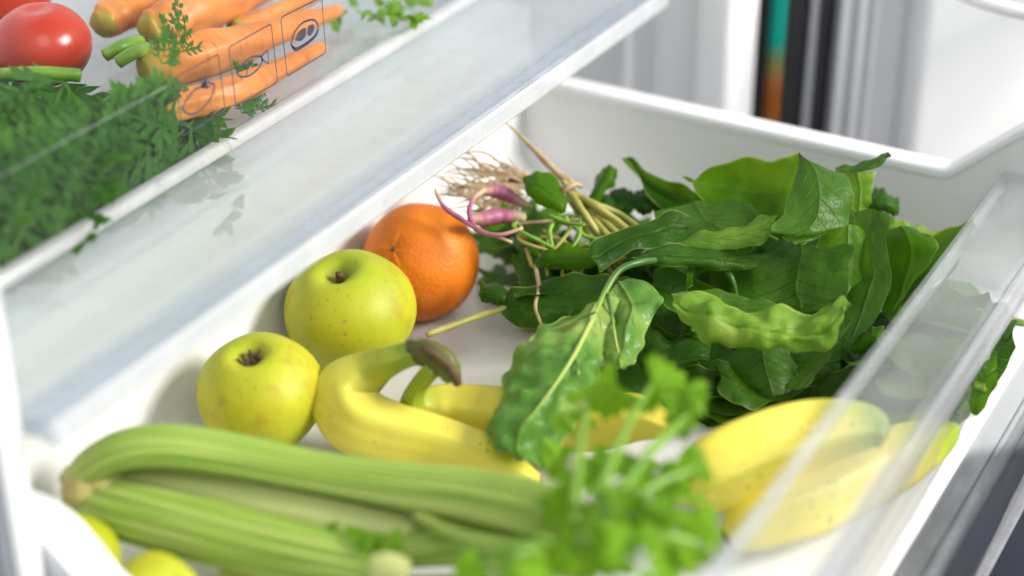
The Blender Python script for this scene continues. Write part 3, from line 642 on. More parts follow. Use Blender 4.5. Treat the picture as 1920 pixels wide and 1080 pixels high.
sweep('stalk', P, r, MT['celery'], cel, n=50, m=90, section=csec(0.03), ref=nrm(-F_ * 0.6 + U_ * 0.8))
P, r = chain([(780, 965, .052, 10), (850, 1000, .056, 13), (940, 1022, .058, 14), (1040, 1030, .062, 12), (1120, 1000, .07, 9)])
sweep('leaf_stem', P, r, MT['celery'], cel, n=40, m=14)
P, r = chain([(420, 1085, .016, 40), (560, 1110, .016, 46), (700, 1125, .016, 46), (860, 1120, .02, 44)])
sweep('stalk', P, r, MT['celery'], cel, n=40, m=60, section=csec(0.03), ref=nrm(-F_ * 0.6 + U_ * 0.8))
P, r = chain([(130, 922, .036, 30), (138, 918, .037, 42), (165, 912, .040, 46), (205, 912, .040, 36), (235, 912, .038, 20)])
but = sweep('butt', P, r, MT['butt'], cel, n=20, m=30, jitter=0.22, seed=3)
P, r = chain([(124, 905, .042, 9), (128, 925, .036, 14), (136, 950, .030, 9)])
sweep('cut_end', P, r, MT['brown'], but, n=10, m=10, jitter=0.5)
P, r = chain([(706, 1066, .048, 30), (735, 1066, .050, 30), (764, 1072, .050, 22)])
sweep('cut_stub', P, r, MT['heart'], cel, n=8, m=16)

# lobed celery leaflet
def leaflet_mesh(seed):
    rnd = random.Random(seed); nr, na = 7, 33; vs = [(0, 0, 0)]; uvs = [(0.5, 0)]; fs = []
    for i in range(1, nr + 1):
        f = i / nr
        for j in range(na):
            a = -2.0 + 4.0 * j / (na - 1)
            lob = 0.72 + 0.20 * abs(math.cos(a * 1.55)) + 0.10 * math.sin(a * 15 + seed) 
            rad = f * lob * (1.0 - 0.30 * abs(a) / 2.0)
            x, y = rad * math.sin(a), rad * math.cos(a)
            z = -0.28 * rad * rad + 0.09 * math.sin(a * 4 + seed) * f + 0.05 * math.sin(7 * x + seed)
            vs.append((x, y, z)); uvs.append((0.5 + 0.5 * x * (1 if f < 0.97 else 1), f * 0.95))
    for j in range(na - 1):
        fs.append((0, 1 + j, 2 + j))
        for i in range(nr - 1):
            b = 1 + i * na; fs.append((b + j, b + na + j, b + na + j + 1, b + j + 1))
    return mesh('leaf', vs, fs, uvs)
LM = [leaflet_mesh(s) for s in range(5)]
for me in LM: me.materials.append(MT['celleaf'])
def put_leaf(p, size, seed, parent, look=None):
    rnd = random.Random(seed * 13 + 5)
    nz = nrm(np.array([rnd.uniform(-.9, .6), rnd.uniform(-1.0, .3), rnd.uniform(.15, 1.0)]) if look is None else look)
    yv = np.array([rnd.uniform(-1, 1), rnd.uniform(-1, 1), rnd.uniform(-.3, .8)]); yv = nrm(yv - nz * np.dot(yv, nz)); xv = np.cross(yv, nz)
    o = bpy.data.objects.new('leaf', LM[seed % 5]); COL.objects.link(o); o.parent = parent
    o.matrix_world = Matrix(((xv[0] * size, yv[0] * size, nz[0] * size, p[0]), (xv[1] * size, yv[1] * size, nz[1] * size, p[1]), (xv[2] * size, yv[2] * size, nz[2] * size, p[2]), (0, 0, 0, 1)))
    return o
cl_spots = [(1105, 742, .75, 22), (1160, 726, .74, 26), (1222, 722, .73, 28), (1280, 728, .73, 26), (1300, 768, .73, 22), (1075, 812, .75, 20), (1105, 868, .72, 22), (1060, 868, .74, 18), (1285, 792, .73, 15),
            (1170, 892, .70, 24), (1215, 880, .71, 20), (1265, 892, .71, 20), (1302, 880, .70, 20), (1220, 940, .68, 28), (1150, 955, .67, 28), (1090, 930, .69, 24), (1262, 965, .67, 22),
            (1050, 1000, .68, 26), (1110, 1030, .66, 28), (1180, 1040, .65, 30), (1250, 1040, .65, 32), (1300, 1050, .65, 22), (980, 1040, .68, 24), (1020, 960, .70, 16),
            (900, 1060, .68, 22), (1090, 780, .75, 16), (930, 1085, .66, 26), (1030, 1085, .65, 28), (1285, 935, .73, 17), (1310, 985, .71, 17), (1335, 1030, .69, 16), (1240, 1000, .72, 22), (690, 1000, .74, 15), (655, 1008, .745, 12), (715, 1022, .74, 12), (630, 990, .75, 9), (750, 1012, .735, 11)]
hub = PD(1150, 1010, .70)
for i, (x, y, d, s) in enumerate(cl_spots):
    d += 0.035; p = PD(x, y, d); sz = s * 3.0 * d / FPX
    put_leaf(p, sz, i, cel)
    if x > 1040 and y > 840:
        r2 = random.Random(i); put_leaf(PD(x + r2.uniform(-40, 40), y + r2.uniform(-20, 40), d + .05), sz * .9, i + 50, cel)
    if i % 2 == 0 and x > 850:
        h = PD(1060 + (x - 1060) * 0.35, 1015 + 0.25 * (y - 1015), .71)
        sweep('leaf_stem', [h, (h + p) / 2 + U_ * 0.004, p], [0.0024, 0.0019, 0.0011], MT['gstem'], cel, n=12, m=8)

# ---- spinach: big bunch on the right
sp = thing('spinach', 'heap of large glossy dark spinach leaves beside the clear drawer front', 'spinach')
def hero(rows, mat='spinach', seed=0, ruffle=0.0020, blister=0.0012, parent=None, crumple=0.0026, **kw):
    return loft_leaf('leaf', [D(*r) for r in rows], MT[mat], parent or sp, nu=kw.pop('nu', 30), nv=kw.pop('nv', 48), ruffle=ruffle, blister=blister, seed=seed, crumple=crumple, **kw)
def strip(cols, d0, d1, bulge=-0.012, mat='spinach', seed=0, **kw):
    """cols: (x, top, bottom); distances run from d0 at the first column to d1 at the last; the middle bulges towards the viewer"""
    k = len(cols) - 1
    rows = []
    for i, (x, a, b) in enumerate(cols):
        d = d0 + (d1 - d0) * i / k; bl = bulge * math.sin(math.pi * (i + 0.5) / (k + 1))
        rows.append(((x, a, d + 0.006), (x, (a + b) / 2, d + bl), (x, b, d - 0.004)))
    return hero(rows, mat, seed, **kw)
# face-on leaf at the top
hero([((1494, 285, .972), (1498, 284, .972), (1503, 287, .972)), ((1487, 325, .962), (1528, 318, .960), (1566, 318, .966)), ((1475, 370, .953), (1535, 365, .951), (1598, 352, .960)),
      ((1470, 405, .948), (1532, 405, .945), (1602, 395, .954)), ((1447, 432, .938), (1512, 434, .939), (1590, 428, .949)), ((1455, 444, .938), (1488, 450, .938), (1532, 446, .944)), ((1474, 454, .938), (1490, 458, .938), (1504, 457, .94))], 'spinach', 1, crumple=0.0018)
strip([(1400, 400, 470), (1450, 395, 480), (1520, 395, 480), (1580, 392, 470), (1640, 400, 440)], 1.01, 1.0, -0.004, 'spinach', 41)
strip([(1330, 430, 540), (1380, 430, 580), (1440, 440, 600), (1480, 470, 600)], 1.0, 0.99, -0.004, 'spinach', 42)
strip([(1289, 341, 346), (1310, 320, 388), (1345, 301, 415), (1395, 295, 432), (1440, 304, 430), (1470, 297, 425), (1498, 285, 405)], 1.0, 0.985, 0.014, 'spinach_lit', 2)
strip([(1168, 293, 300), (1188, 306, 330), (1215, 322, 368), (1250, 336, 400), (1290, 352, 425), (1330, 380, 430), (1370, 400, 430)], 1.03, 1.01, 0.012, 'spinach', 3)
strip([(1108, 474, 492), (1122, 452, 512), (1148, 438, 494), (1185, 428, 469), (1225, 414, 467), (1255, 398, 460), (1300, 410, 450), (1332, 428, 440)], 0.955, 0.975, 0.0, 'spinach', 4, crumple=0.0016)
strip([(1272, 455, 459), (1300, 442, 464), (1340, 432, 467), (1390, 424, 464), (1425, 409, 456), (1445, 405, 438), (1456, 411, 420)], 0.962, 0.955, -0.003, 'spinach_mid', 5)
hero([((1420, 455, .995), (1500, 440, .982), (1558, 446, .975)), ((1395, 480, .985), (1500, 470, .968), (1602, 462, .957)), ((1375, 510, .978), (1495, 500, .962), (1594, 495, .953)), ((1370, 545, .972), (1490, 540, .958), (1592, 525, .95)), ((1385, 570, .966), (1500, 570, .955), (1590, 556, .947)), ((1430, 578, .97), (1500, 586, .955), (1575, 576, .947))], 'spinach', 6)
hero([((1603, 400, .985), (1637, 393, .975), (1674, 413, .968)), ((1598, 440, .98), (1630, 440, .965), (1661, 440, .958)), ((1594, 480, .975), (1630, 480, .958), (1664, 472, .952)), ((1590, 520, .97), (1630, 515, .952), (1671, 515, .944)), ((1582, 560, .955), (1620, 560, .942), (1660, 552, .936)), ((1576, 600, .945), (1610, 602, .936), (1641, 597, .932)), ((1580, 628, .938), (1600, 634, .934), (1618, 627, .932))], 'spinach', 7, ruffle=0.002)
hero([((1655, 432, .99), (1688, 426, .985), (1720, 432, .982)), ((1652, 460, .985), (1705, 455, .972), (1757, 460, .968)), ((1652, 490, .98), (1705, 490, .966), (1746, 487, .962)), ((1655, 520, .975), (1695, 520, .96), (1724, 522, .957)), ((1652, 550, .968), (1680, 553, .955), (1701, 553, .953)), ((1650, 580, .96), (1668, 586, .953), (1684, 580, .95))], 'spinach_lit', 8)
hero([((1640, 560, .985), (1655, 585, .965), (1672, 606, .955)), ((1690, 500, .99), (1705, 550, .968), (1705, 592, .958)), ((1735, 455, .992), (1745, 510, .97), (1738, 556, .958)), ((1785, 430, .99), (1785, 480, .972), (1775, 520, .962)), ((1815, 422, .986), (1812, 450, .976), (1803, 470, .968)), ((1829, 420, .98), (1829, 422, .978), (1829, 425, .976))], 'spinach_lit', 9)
strip([(1650, 400, 440), (1690, 406, 445), (1730, 418, 450), (1765, 430, 445)], 1.01, 1.0, -0.01, 'spinach_pale', 10)
strip([(1626, 356, 400), (1645, 358, 398), (1665, 362, 400), (1682, 372, 402)], 1.02, 1.02, -0.008, 'spinach', 11)
strip([(1566, 317, 323), (1595, 308, 326), (1625, 302, 322), (1648, 295, 312), (1660, 284, 302), (1666, 283, 288)], 0.985, 0.985, -0.006, 'spinach', 12)
hero([((1568, 322, .995), (1605, 318, .99), (1643, 318, .988)), ((1585, 350, .99), (1612, 350, .985), (1637, 350, .985)), ((1595, 380, .988), (1612, 380, .984), (1629, 380, .984)), ((1598, 405, .985), (1610, 410, .984), (1622, 408, .984))], 'spinach_pale', 13)
# pale curled leaf in the middle
strip([(1261, 564, 572), (1288, 559, 606), (1328, 560, 632), (1372, 576, 645), (1420, 580, 655), (1465, 576, 660), (1510, 590, 663), (1545, 588, 654), (1570, 574, 618), (1588, 561, 570)], 0.915, 0.897, -0.010, 'spinach_pale', 14, ruffle=0.0006, blister=0.0024, nu=50, nv=110, bf=120, crumple=0.0012, wob=0.02)
hero([((1573, 590, .93), (1580, 600, .925), (1584, 590, .925)), ((1535, 640, .925), (1560, 640, .915), (1574, 632, .915)), ((1490, 690, .92), (1525, 690, .91), (1548, 680, .908)), ((1461, 712, .915), (1490, 726, .905), (1512, 728, .905))], 'spinach', 15)
hero([((1334, 678, .93), (1350, 700, .918), (1352, 725, .915)), ((1362, 680, .928), (1375, 715, .912), (1372, 755, .905)), ((1386, 692, .93), (1400, 730, .914), (1412, 763, .903)), ((1420, 712, .935), (1440, 740, .92), (1450, 758, .91)), ((1466, 728, .935), (1472, 738, .93), (1478, 746, .925))], 'spinach', 16)
strip([(1515, 735, 748), (1550, 712, 752), (1590, 695, 752), (1630, 690, 745), (1665, 700, 725)], 0.93, 0.925, -0.01, 'spinach', 17)
strip([(1598, 640, 660), (1615, 622, 668), (1640, 617, 650), (1655, 628, 642)], 0.94, 0.94, -0.008, 'spinach_lit', 18)
strip([(1208, 540, 560), (1225, 545, 640), (1250, 575, 655), (1280, 600, 640), (1300, 612, 625)], 0.95, 0.94, -0.006, 'spinach', 19)
strip([(1288, 505, 560), (1296, 508, 545), (1302, 515, 530)], 0.95, 0.95, 0.0, 'spinach_lit', 20)
strip([(1170, 640, 700), (1210, 620, 720), (1250, 640, 715), (1300, 650, 690), (1330, 660, 680)], 0.945, 0.935, -0.01, 'spinach', 21)
# leaves pressed against the clear front
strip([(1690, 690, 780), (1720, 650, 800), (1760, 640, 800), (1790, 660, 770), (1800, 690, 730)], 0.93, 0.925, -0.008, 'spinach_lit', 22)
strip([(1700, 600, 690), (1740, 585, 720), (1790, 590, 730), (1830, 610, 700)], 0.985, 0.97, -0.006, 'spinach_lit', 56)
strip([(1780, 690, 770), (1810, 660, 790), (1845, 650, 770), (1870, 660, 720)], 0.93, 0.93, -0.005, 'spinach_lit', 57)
strip([(1750, 640, 700), (1790, 610, 730), (1830, 595, 740), (1870, 598, 700), (1900, 615, 650)], 0.965, 0.955, -0.008, 'spinach', 23)
strip([(1770, 690, 694), (1800, 692, 715), (1840, 715, 735), (1850, 722, 726)], 0.93, 0.93, -0.003, 'spinach_pale', 24)
strip([(1840, 590, 640), (1880, 585, 620), (1925, 600, 615)], 1.0, 0.98, -0.006, 'spinach_pale', 25)
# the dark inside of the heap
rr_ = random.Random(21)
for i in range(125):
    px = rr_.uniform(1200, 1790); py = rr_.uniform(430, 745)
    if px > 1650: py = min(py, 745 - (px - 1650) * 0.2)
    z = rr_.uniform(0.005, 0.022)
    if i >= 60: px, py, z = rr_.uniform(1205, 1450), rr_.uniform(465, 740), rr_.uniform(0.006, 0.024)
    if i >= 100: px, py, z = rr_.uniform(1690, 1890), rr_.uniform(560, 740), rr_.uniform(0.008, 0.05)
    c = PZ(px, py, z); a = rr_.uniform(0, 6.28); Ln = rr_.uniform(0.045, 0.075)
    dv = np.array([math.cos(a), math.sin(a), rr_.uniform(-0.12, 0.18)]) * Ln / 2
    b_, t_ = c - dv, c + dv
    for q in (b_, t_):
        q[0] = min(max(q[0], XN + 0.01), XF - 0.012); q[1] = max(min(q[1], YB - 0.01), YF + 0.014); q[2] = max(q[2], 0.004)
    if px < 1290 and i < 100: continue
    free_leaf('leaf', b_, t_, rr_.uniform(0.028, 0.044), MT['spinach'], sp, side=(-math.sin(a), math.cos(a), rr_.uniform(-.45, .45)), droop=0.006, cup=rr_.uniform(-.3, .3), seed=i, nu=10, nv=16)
hero([((1225, 398, .985), (1300, 372, .985), (1380, 365, .985)), ((1235, 425, .978), (1320, 405, .972), (1420, 395, .972)), ((1265, 445, .972), (1350, 430, .965), (1440, 425, .966)), ((1310, 455, .968), (1370, 450, .964), (1430, 448, .965))], 'spinach', 49)
hero([((1540, 430, .972), (1590, 420, .968), (1625, 425, .97)), ((1530, 470, .968), (1590, 465, .962), (1640, 470, .964)), ((1535, 520, .962), (1590, 520, .955), (1645, 525, .958)), ((1550, 565, .955), (1590, 575, .949), (1635, 575, .952)), ((1565, 605, .95), (1590, 612, .947), (1615, 608, .948))], 'spinach_lit', 50)
hero([((1385, 650, .935), (1430, 640, .93), (1470, 648, .932)), ((1370, 680, .93), (1430, 672, .92), (1490, 680, .925)), ((1385, 710, .922), (1440, 710, .912), (1495, 712, .918)), ((1420, 735, .915), (1450, 742, .91), (1480, 735, .912))], 'spinach', 55)
strip([(1440, 640, 700), (1480, 640, 716), (1530, 645, 722), (1575, 650, 705)], 0.94, 0.94, -0.006, 'spinach', 46)
strip([(1120, 690, 735), (1170, 685, 750), (1230, 690, 756), (1290, 690, 750), (1340, 700, 735)], 0.93, 0.93, -0.004, 'spinach', 47)
strip([(1400, 735, 762), (1450, 730, 768), (1510, 722, 760), (1570, 715, 750)], 0.945, 0.94, -0.004, 'spinach', 48)
strip([(1185, 476, 482), (1215, 464, 494), (1260, 458, 500), (1320, 460, 506), (1380, 470, 508), (1420, 488, 500)], 0.945, 0.955, -0.004, 'spinach', 43, crumple=0.0015)
strip([(1225, 505, 560), (1260, 500, 600), (1300, 520, 610), (1340, 540, 600), (1370, 560, 590)], 0.965, 0.96, 0.006, 'spinach', 44)
hero([((1262, 552, .932), (1300, 545, .935), (1340, 548, .94)), ((1270, 575, .93), (1320, 565, .932), (1400, 565, .938)), ((1300, 590, .93), (1380, 590, .93), (1470, 580, .935)), ((1400, 610, .93), (1450, 608, .93), (1520, 592, .932))], 'spinach', 45)
for (x0, y0, x1, y1, x2, y2) in ((1250, 690, 1270, 640, 1330, 600), (1330, 470, 1370, 520, 1380, 560)):
    sweep('leaf_stem', [PD(x0, y0, .965), PD(x1, y1, .96), PD(x2, y2, .965)], [.0018, .0016, .0012], MT['dstem'], sp, n=14, m=8)

# ---- large blistered leaf
ch = thing('chard_leaf', 'large blistered green leaf with pale rib draped over the banana', 'leaf')
rowsP = [((1118, 556, .945), (1134, 548, .938), (1150, 546, .940)), ((1072, 580, .940), (1117, 585, .925), (1150, 590, .930)), ((1022, 606, .932), (1100, 620, .912), (1146, 632, .922)), ((980, 648, .924), (1080, 660, .900), (1138, 672, .912)),
         ((950, 695, .914), (1054, 702, .890), (1126, 722, .904)), ((930, 752, .902), (1022, 748, .880), (1108, 765, .894)), ((915, 803, .888), (985, 795, .872), (1070, 812, .882)), ((924, 842, .874), (968, 836, .866), (1042, 848, .872)), ((958, 864, .866), (985, 866, .862), (1024, 862, .864))]
rowsP = [tuple((x, y, d - (0.010 if i < 3 else 0.020)) for x, y, d in r) for i, r in enumerate(rowsP)]
loft_leaf('blade', [D(*r) for r in rowsP], MT['chard'], ch, nu=60, nv=90, ruffle=0.0012, blister=0.0030, seed=31, bf=110)
mid = [PD(x, y, d - (0.012 if y < 640 else 0.022)) for x, y, d in ((1300, 492, .985), (1250, 488, .965), (1200, 492, .948), (1160, 508, .942), (1134, 548, .935), (1117, 585, .922), (1100, 620, .909), (1080, 660, .897), (1054, 702, .887), (1022, 748, .877), (985, 795, .870))]
sweep('midrib', mid, [.0016, .0018, .0019, .0019, .0017, .0013, .0011, .0010, .0008, .0006, .0003], MT['rib'], ch, n=50, m=10)
for a, b, c, k in (((1080, 660, .897), (1040, 668, .90), (965, 700, .908), .0009), ((1076, 668, .895), (1084, 700, .893), (1088, 738, .893), .0009), ((1117, 585, .922), (1070, 605, .925), (1030, 620, .929), .0008)):
    sweep('side_rib', [PD(a[0], a[1], a[2] - .020), PD(b[0], b[1], b[2] - .022), PD(c[0], c[1], c[2] - .021)], [k * .8, k * .7, k * .3], MT['rib'], ch, n=16, m=6)
rowsQ = [((1140, 556, .940), (1160, 530, .945), (1190, 520, .95)), ((1146, 590, .930), (1185, 572, .925), (1236, 552, .945)), ((1142, 625, .922), (1175, 615, .912), (1216, 600, .925)), ((1132, 660, .915), (1165, 655, .902), (1212, 640, .915)), ((1130, 684, .910), (1160, 688, .898), (1196, 680, .905)), ((1142, 696, .904), (1165, 699, .9), (1182, 696, .902))]
rowsQ = [tuple((x, y, d - 0.010) for x, y, d in r) for r in rowsQ]
loft_leaf('blade', [D(*r) for r in rowsQ], MT['chard'], ch, nu=40, nv=56, ruffle=0.0012, blister=0.0026, seed=33, bf=95)
sweep('side_rib', [PD(*q) for q in ((1138, 552, .921), (1146, 590, .910), (1155, 640, .899), (1166, 690, .886))], [.0010, .0008, .0006, .0003], MT['rib'], ch, n=20, m=6)

# ---- bunch with pink roots at the back
rb = thing('rooted_greens', 'small bunch of greens with pink roots and tied stalks behind the orange', 'greens')
def rt(pts, rad, mat, name='root'): return sweep(name, [PD(*q) for q in pts], [q * (0.8 if mat == 'root' else 1) for q in rad], MT[mat], rb, n=26, m=10, jitter=0.25, seed=len(pts))
rt([(985, 408, 1.0), (945, 405, 1.0), (905, 410, .995), (880, 412, .99)], [.0034, .0052, .0055, .003], 'root')
rt([(990, 386, 1.01), (955, 368, 1.01), (925, 358, 1.01), (902, 360, 1.005)], [.002, .0046, .0050, .0018], 'root')
rt([(908, 356, 1.0), (886, 375, .99), (880, 405, .985), (896, 432, .98), (935, 441, .975), (980, 428, .975)], [.0019, .0018, .0018, .0018, .0016, .0010], 'root')
rt([(990, 330, 1.04), (960, 335, 1.04), (930, 330, 1.04)], [.004, .005, .003], 'root')
rt([(815, 355, .99), (830, 385, .985), (860, 408, .985), (900, 432, .98), (960, 455, .98)], [.0010, .0016, .0018, .0015, .001], 'root')
rt([(1075, 350, 1.02), (1040, 320, 1.025), (1005, 285, 1.03), (975, 255, 1.035), (945, 228, 1.04)], [.0028, .0021, .0016, .0011, .0004], 'tan')
for k in range(60):
    r0 = random.Random(k + 90); x0, y0 = r0.uniform(900, 1000), r0.uniform(315, 400)
    x1, y1 = x0 - r0.uniform(30, 110), y0 + r0.uniform(-45, 25)
    rt([(x0, y0, 1.03), ((x0 + x1) / 2 + r0.uniform(-12, 12), (y0 + y1) / 2 + r0.uniform(-14, 14), 1.03), (x1, y1, 1.035)], [r0.uniform(.0006, .0013), .0006, .0003], 'tan', 'rootlet')
rt([(1004, 500, .985), (1010, 540, .975), (1003, 575, .96), (1014, 608, .955)], [.0012, .0012, .001, .0008], 'tan', 'rootlet')
rt([(960, 420, 1.0), (1030, 415, 1.0), (1090, 412, 1.0), (1150, 410, 1.0)], [.001, .001, .001, .0008], 'tan', 'rootlet')
for k in range(10):
    r0 = random.Random(k + 40); o_ = (k - 5) * 4.6
    rt([(1066 + o_ * .5, 352 + o_ * .6, 1.015 + r0.uniform(-.008, .008)), (1098 + o_ * .9, 385 - o_ * .1, 1.01 + r0.uniform(-.014, .008)), (1138 + o_ * 1.4, 425 - o_ * .9 + r0.uniform(-6, 6), 1.0 + r0.uniform(-.012, .012)), (1185 + o_ * 1.6, 470 - o_ * 1.6 + r0.uniform(-9, 9), .995 + r0.uniform(-.01, .015))], [.0018, .0021, .0020, .0014], 'stem', 'stalk')
for k in range(22):
    r0 = random.Random(k + 140); x0, y0 = r0.uniform(960, 1090), r0.uniform(400, 470)
    rt([(x0, y0, .995), (x0 + r0.uniform(-10, 50), y0 + r0.uniform(10, 40), .99), (x0 + r0.uniform(-30, 110), y0 + r0.uniform(20, 80), .985)], [.0013, .0012, .0009], ('stem', 'gstem')[k % 2], 'stalk')
sweep('tie', [PD(*q) for q in ((1044, 372, 1.0), (1060, 356, .996), (1078, 346, .998), (1090, 350, 1.01))], [.0012, .0015, .0015, .0012], MT['tan'], rb, n=12, m=8)
rt([(800, 628, .955), (850, 610, .962), (900, 592, .97), (960, 575, .975), (1010, 560, .98)], [.0016, .0019, .0019, .0018, .0015], 'stem', 'stalk')
rl = random.Random(5)
for i in range(110):
    px, py = rl.uniform(905, 1225), rl.uniform(385, 590)
    if px < 1000 and py > 520: px += 90
    if px > 1120 and py < 420: py += 30
    d0 = PZ(px, py, rl.uniform(0.006, 0.018 if (px > 1040 and py > 500) else 0.045)); a = rl.uniform(0, 6.28); Ln = rl.uniform(0.022, 0.045)
    dv = np.array([math.cos(a), math.sin(a), rl.uniform(-.2, .4)]) * Ln / 2; b_, t_ = d0 - dv, d0 + dv
    for q in (b_, t_): q[0] = min(q[0], XF - 0.01); q[1] = min(q[1], YB - 0.006); q[2] = max(q[2], 0.003)
    free_leaf('leaf', b_, t_, rl.uniform(0.010, 0.020), MT['spinach_lit' if i % 4 == 0 else 'spinach'], rb, side=(-math.sin(a), math.cos(a), rl.uniform(-.6, .6)), droop=0.004, cup=rl.uniform(-.2, .3), seed=i, nu=8, nv=14, shape='oval')
def small(cols, d0, d1, mat, seed): return strip(cols, d0, d1, -0.006, mat, seed, parent=rb)
small([(1002, 488, 500), (1030, 466, 508), (1070, 462, 508), (1100, 468, 505), (1120, 480, 498)], .985, .98, 'spinach_lit', 51)
small([(985, 345, 360), (1005, 328, 372), (1030, 335, 395), (1050, 355, 400), (1062, 378, 392)], 1.0, .995, 'spinach_lit', 52)
small([(900, 535, 552), (915, 530, 566), (935, 535, 568), (950, 550, 560)], .985, .98, 'spinach', 53)
small([(1110, 378, 384), (1122, 350, 372), (1138, 318, 345), (1146, 310, 318)], 1.03, 1.035, 'spinach_lit', 54)
for k in range(7):
    x = 1110 + k * 18; small([(x, 372 + 4 * (k % 3), 385), (x + 14, 362, 392), (x + 32, 366, 398), (x + 44, 380, 392)], 1.035, 1.03, 'spinach', 60 + k)
small([(1010, 530, 560), (1050, 520, 590), (1100, 515, 600), (1150, 520, 590), (1180, 530, 560)], .975, .965, 'spinach', 70)
small([(940, 560, 590), (970, 545, 610), (1010, 540, 612), (1050, 550, 600), (1080, 565, 580)], .975, .965, 'spinach', 71)

# ================================================================== CONTENTS OF THE UPPER DRAWER
ZC = ZU + 0.0035
def carrot(spec, label, seed):
    P, r = chain(spec); r = [q * 0.86 for q in r]
    o = sweep('carrot', P, r, MT['carrot'], None, n=90, m=32, jitter=0.22, seed=seed)
    return tag(o, label, 'carrot', 'carrots in the clear drawer')
carrot([(192, 48, .160, 26), (205, 36, .160, 40), (250, 8, .160, 44), (320, -30, .160, 42), (420, -75, .158, 30)], 'carrot with green shoulder next to the tomato', 1)
carrot([(276, 58, .162, 30), (300, 48, .162, 46), (360, 24, .162, 50), (440, -8, .160, 46), (540, -50, .158, 32)], 'thick carrot between the green shouldered one and the icons', 2)
carrot([(268, 138, .156, 34), (320, 120, .157, 50), (400, 98, .157, 48), (470, 76, .155, 38), (540, 54, .152, 27), (600, 32, .150, 19), (632, 21, .149, 13), (640, 18, .149, 6)], 'long carrot crossing behind the fish and steak icons', 3)
carrot([(440, 60, .146, 26), (490, 38, .146, 24), (560, 6, .146, 18), (640, -30, .146, 10)], 'pale slender carrot lying behind the long one', 4)
carrot([(290, 215, .153, 28), (350, 196, .153, 34), (400, 182, .153, 34), (450, 166, .152, 31), (510, 138, .149, 24), (560, 112, .148, 19), (598, 92, .147, 15), (607, 87, .147, 9)], 'carrot nearest the front panel, its blunt end below the steak icon', 5)
def tomato(px, py, rpx, label, seed):
    c = PZ(px, py, ZC + 0.030); r = rpx * np.dot(c - CAM, F_) / FPX
    vs = []; fs = []; uvs = []; n, m = 30, 44
    for i in range(n + 1):
        th = math.pi * i / n
        for j in range(m):
            a = 2 * math.pi * j / m; k = 1 + 0.02 * math.cos(5 * a + seed) * abs(math.cos(th)); zz = math.cos(th) * 0.84 - 0.12 * math.exp(-(th / .3) ** 2)
            vs.append(c + r * np.array((math.sin(th) * math.cos(a) * k, math.sin(th) * math.sin(a) * k, zz))); uvs.append((j / m, i / n))
    for i in range(n):
        for j in range(m): fs.append((i * m + j, (i + 1) * m + j, (i + 1) * m + (j + 1) % m, i * m + (j + 1) % m))
    return tag(link('tomato', mesh('tomato', vs, fs, uvs), None, MT['tomato']), label, 'tomato', 'tomatoes in the clear drawer')
tomato(78, 84, 93, 'glossy red tomato beside the carrot tops', 0.3)
tomato(-4, -30, 104, 'red tomato cut by the top corner, behind the other one', 1.6)

# feathery carrot tops
cg = thing('carrot_greens', 'feathery dark carrot tops piled against the clear drawer front', 'greens')
def frond_mesh(seed):
    rnd = random.Random(seed); vs = []; fs = []; uvs = []
    def needle(p, d, ln, wd, up):
        s = np.cross(d, up); s = s / (np.linalg.norm(s) + 1e-9) * wd; i = len(vs)
        vs.extend([p - s * .4, p + s * .4, p + d * ln * .55 + s, p + d * ln * .55 - s, p + d * ln]); uvs.extend([(.45, 0), (.55, 0), (.8, .5), (.2, .5), (.5, 1)])
        fs.extend([(i, i + 1, i + 2, i + 3), (i + 3, i + 2, i + 4)])
    up = np.array([0, 0, 1.0])
    for i in range(7):
        t = i / 6.2; p = np.array([0.06 * math.sin(t * 3 + seed), t, -0.20 * t * t + .05 * rnd.uniform(-1, 1)])
        for sgn in (-1, 1):
            L1 = (0.36 * (1 - t) + 0.15) * rnd.uniform(.8, 1.15); d = nrm(np.array([sgn, 0.8, rnd.uniform(-.4, .4)]))
            needle(p, d, L1 * 1.1, 0.034, up)
            for q in range(1, 4):
                pp = p + d * L1 * q / 4.2
                for s2 in (-1, 1):
                    d2 = nrm(d + s2 * 0.75 * np.cross(d, up) + np.array([0, 0, rnd.uniform(-.45, .45)])); needle(pp, d2, L1 * (0.62 - 0.08 * q) * rnd.uniform(.8, 1.2), 0.036, up)
    needle(np.array([0.06 * math.sin(3 + seed), 0.98, -.2]), np.array([0, 1.0, -.1]), .2, .04, up)
    for k in range(12):
        a, b = k / 12, (k + 1) / 12; i = len(vs)
        for t in (a, b):
            for s in (-.012, .012): vs.append(np.array([0.06 * math.sin(t * 3 + seed) + s, t, -0.20 * t * t + 0.004])); uvs.append((.5, t))
        fs.append((i, i + 1, i + 3, i + 2))
    me = mesh('frond', vs, fs, uvs); me.materials.append(MT['frond']); return me
FM = [frond_mesh(s) for s in range(4)]
rf_ = random.Random(11)
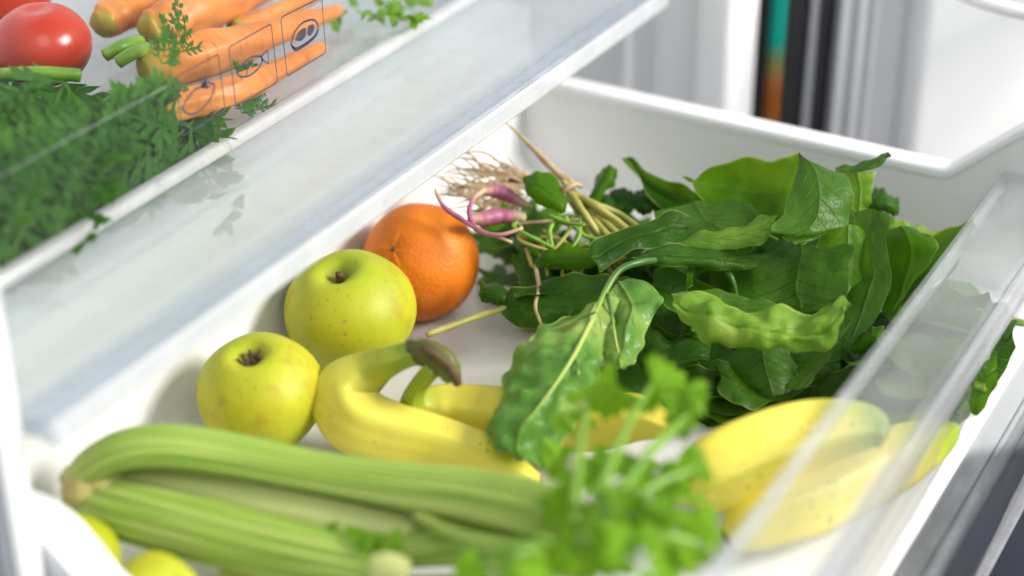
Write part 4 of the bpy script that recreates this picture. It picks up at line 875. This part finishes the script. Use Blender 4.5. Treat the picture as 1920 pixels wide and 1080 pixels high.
def put_frond(p, dirv, size, seed):
    near = p[1] < YU + 0.034
    if near: dirv = np.array([dirv[0], 0.10, dirv[2]])
    y = nrm(dirv); n0 = nrm(np.array([rf_.uniform(-.5, .3), rf_.uniform(-.8, .2), 1.0]) if not near else np.array([rf_.uniform(-.1, .1), -1.0, rf_.uniform(.05, .3)])); n0 = nrm(n0 - y * np.dot(n0, y)); x = np.cross(y, n0)
    o = bpy.data.objects.new('frond', FM[seed % 4]); COL.objects.link(o); o.parent = cg
    o.matrix_world = Matrix(((x[0] * size, y[0] * size, n0[0] * size, p[0]), (x[1] * size, y[1] * size, n0[1] * size, p[1]), (x[2] * size, y[2] * size, n0[2] * size, p[2]), (0, 0, 0, 1)))
cnt = 0
for i in range(400):
    px = rf_.uniform(-70, 470); py = rf_.uniform(130, 480)
    top = 140 if px < 180 else 140 + (px - 180) * 0.16
    bot = 470 - max(0, px + 20) * 0.60
    if not (top < py < bot): continue
    p = PZ(px, py, ZC + rf_.uniform(0.006, 0.042))
    if p[1] < YU + 0.012: p = PY(px, py, YU + rf_.uniform(0.013, 0.026))
    if p[2] < ZC + 0.003: continue
    a = rf_.uniform(-0.6, 0.7) - 1.3
    dv = R_ * math.cos(a) * 0.8 + np.array([0, 0, -0.15]) + np.array([F_[0], F_[1], 0]) * math.sin(a) * 0.8
    dv[1] = max(dv[1], 0.02 if p[1] < YU + 0.03 else -0.25)
    put_frond(p, dv, rf_.uniform(0.045, 0.078), i); cnt += 1
    if cnt >= 70: break
for (x, y) in ((440, 205), (455, 212), (470, 205), (330, 95), (300, 120)):
    put_frond(PY(x, y, YU + .012) if y > 180 else PZ(x, y, .178), R_ * .6 + np.array([0, .3, .25]), 0.026, x)
for (a, b) in (((0, 140), (150, 142)), ((195, 105), (262, 78)), ((220, 118), (275, 92))):
    sweep('stalk', [PZ(a[0], a[1], .165), PZ((a[0] + b[0]) / 2, (a[1] + b[1]) / 2 - 4, .168), PZ(b[0], b[1], .165)], [.0034, .0036, .0036], MT['gstem'], cg, n=14, m=10)
# herb tuft at the far end of the clear drawer
hb = thing('parsley', 'tuft of leafy green herb at the carrot tips', 'parsley')
rh = random.Random(3)
for i in range(26):
    x = rh.uniform(625, 800); y = rh.uniform(-30, 50 - (x - 625) * 0.12)
    o = put_leaf(PZ(x, y, ZC + rh.uniform(.004, .016)), 0.0085 * rh.uniform(.8, 1.3), 200 + i, hb)
